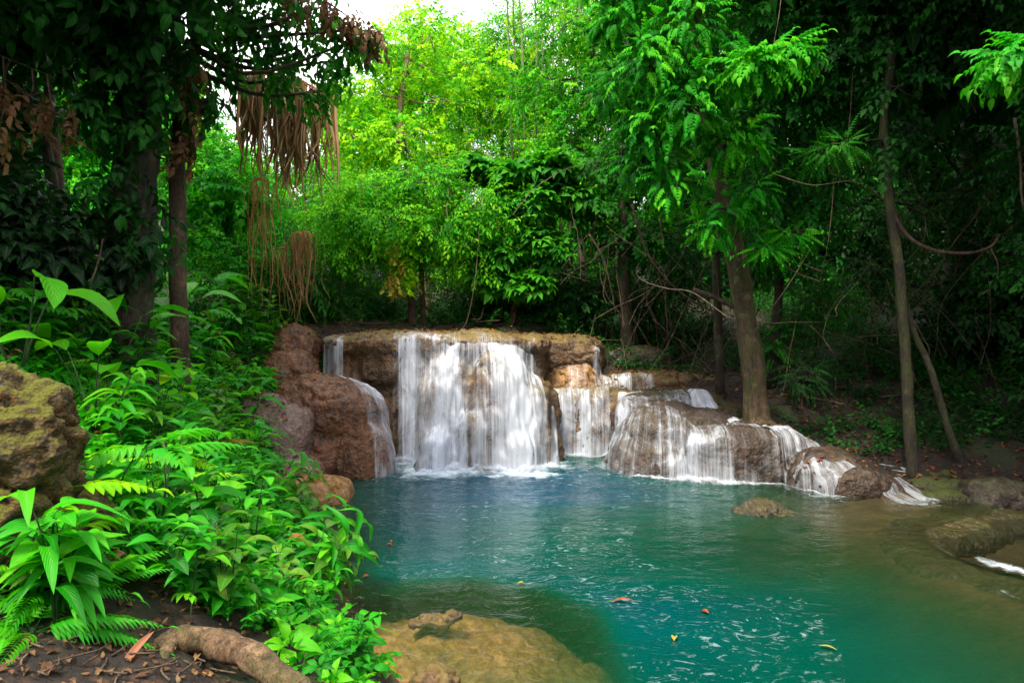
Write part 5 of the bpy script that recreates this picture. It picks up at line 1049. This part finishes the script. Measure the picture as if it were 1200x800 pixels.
# ================================================================ the forest around and behind the viewpoint and overhead crowns, added to block light
mb = MB()
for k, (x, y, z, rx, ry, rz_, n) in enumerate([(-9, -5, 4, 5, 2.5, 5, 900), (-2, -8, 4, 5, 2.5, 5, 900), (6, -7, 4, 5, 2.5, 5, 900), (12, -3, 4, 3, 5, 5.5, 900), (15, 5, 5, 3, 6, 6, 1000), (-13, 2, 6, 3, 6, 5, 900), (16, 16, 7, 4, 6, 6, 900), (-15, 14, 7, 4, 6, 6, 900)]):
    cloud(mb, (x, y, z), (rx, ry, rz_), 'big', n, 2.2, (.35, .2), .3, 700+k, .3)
tag(mb.build('shading_forest', M['deep']), kind='stuff')
for (nm, lab, x, y, z, cs, lm) in [('shading_tree', 'broad tree added overhead to shade the right bank', 8.2, 9.0, .2, [(6.8, 8.5, 9.5, 2.6, 1.0), (9.5, 11, 10, 3, 1.2), (7.5, 12.5, 10.5, 2.8, 1.2), (10.5, 7, 9, 2.8, 1.2), (8.5, 5.0, 8.5, 2.4, 1.2), (11, 14, 11, 3, 1.5), (5.9, 10.2, 9.0, 1.9, .8), (6.2, 6.2, 8.8, 2.2, 1), (7.6, 10.4, 7.4, 1.8, .8)], 'deep'),
        ('shading_tree', 'broad unseen tree added overhead to shade the left bank behind the trunks', -6.8, 7.5, 2.7, [(-6.2, 6.5, 8.2, 2.4, 1.0), (-8.5, 9, 9, 2.6, 1.2), (-7.5, 4, 8, 2.4, 1.0), (-5.4, 9.5, 9.5, 2.0, 1), (-10, 6, 7, 2.4, 1.6), (-5.0, 4.4, 8.3, 1.9, .8)], 'deep')]:  # crowns placed above the frame to keep light off both banks
    rt = thing(nm, lab, 'tree', (x, y, z)); o3 = np.array([x, y, z]); mb = MB(); tk = np.array([[x, y, z-.1], [x+.1, y, z+4], [x-.1, y+.1, z+8.5]]); C = spline(tk, 16); tube(mb, C, np.linspace(.25, .12, 16), 10, .15); cr = MB()
    for i, (cx, cy, cz, R_, rz_) in enumerate(cs):
        tube(mb, spline([C[10], (C[10]+[cx, cy, cz])/2, [cx, cy, cz]], 8), np.linspace(.09, .03, 8), 6); cloud(cr, (cx, cy, cz), (R_, R_, rz_), 'big', int(60*R_*R_), 1.6, (.35, .2), .3, 800+i, .2)
    mb.build('trunk', M['bark_dark'], rt, origin=o3); cr.build('crown', M[lm], rt, origin=o3)
# ================================================================ light and camera
w = bpy.data.worlds.new('World'); scene.world = w; w.use_nodes = True; nt = w.node_tree; nt.nodes.clear()
sky = nt.nodes.new('ShaderNodeTexSky'); sky.sky_type = 'NISHITA'; sky.sun_disc = False
SUN_EL, SUN_AZ = 60., 205.    # azimuth measured from +Y towards +X
sky.sun_elevation = math.radians(SUN_EL); sky.sun_rotation = math.radians(SUN_AZ); sky.air_density = 1.2; sky.dust_density = 3
tc = nt.nodes.new('ShaderNodeTexCoord'); nz = nt.nodes.new('ShaderNodeTexNoise'); nz.inputs['Scale'].default_value = 2.2; nz.inputs['Detail'].default_value = 5
nt.links.new(tc.outputs['Generated'], nz.inputs['Vector'])
rp = nt.nodes.new('ShaderNodeValToRGB'); rp.color_ramp.elements[0].position = .3; rp.color_ramp.elements[0].color = (.72, .72, .72, 1); rp.color_ramp.elements[1].position = .6
nt.links.new(nz.outputs[0], rp.inputs[0])
mx = nt.nodes.new('ShaderNodeMix'); mx.data_type = 'RGBA'; mx.inputs[7].default_value = (12.5, 12.2, 12.8, 1)   # cloud cover over the sky
nt.links.new(rp.outputs[0], mx.inputs[0]); nt.links.new(sky.outputs[0], mx.inputs[6])
bg = nt.nodes.new('ShaderNodeBackground'); bg.inputs['Strength'].default_value = .10; nt.links.new(mx.outputs[2], bg.inputs[0])
ow = nt.nodes.new('ShaderNodeOutputWorld'); nt.links.new(bg.outputs[0], ow.inputs[0])
sd = bpy.data.lights.new('sun', 'SUN'); sd.energy = 2.6; sd.angle = math.radians(11); sd.color = (1, .93, .78)
so = bpy.data.objects.new('sun', sd); COL.objects.link(so)
e, a = math.radians(SUN_EL), math.radians(SUN_AZ)
dsun = Vector((math.cos(e)*math.sin(a), math.cos(e)*math.cos(a), math.sin(e)))
so.rotation_euler = dsun.to_track_quat('Z', 'Y').to_euler(); so.location = (0, 10, 30)
cd = bpy.data.cameras.new('camera'); cd.sensor_width = 36; cd.lens = 36*F/1200; cd.clip_end = 500; cd.clip_start = .05
pitch = math.atan((400-HOR)/F)
co = bpy.data.objects.new('camera', cd); COL.objects.link(co); co.location = (0, 0, CH); co.rotation_euler = (PI/2-pitch, 0, 0); scene.camera = co
scene.view_settings.view_transform = 'Standard'; scene.view_settings.look = 'None'; scene.view_settings.gamma = 1; scene.view_settings.exposure = 1.5
c = scene.cycles; c.max_bounces = 8; c.diffuse_bounces = 4; c.glossy_bounces = 3; c.transmission_bounces = 4; c.transparent_max_bounces = 16
c.use_denoising = True; c.caustics_reflective = False; c.caustics_refractive = False; c.sample_clamp_indirect = 4
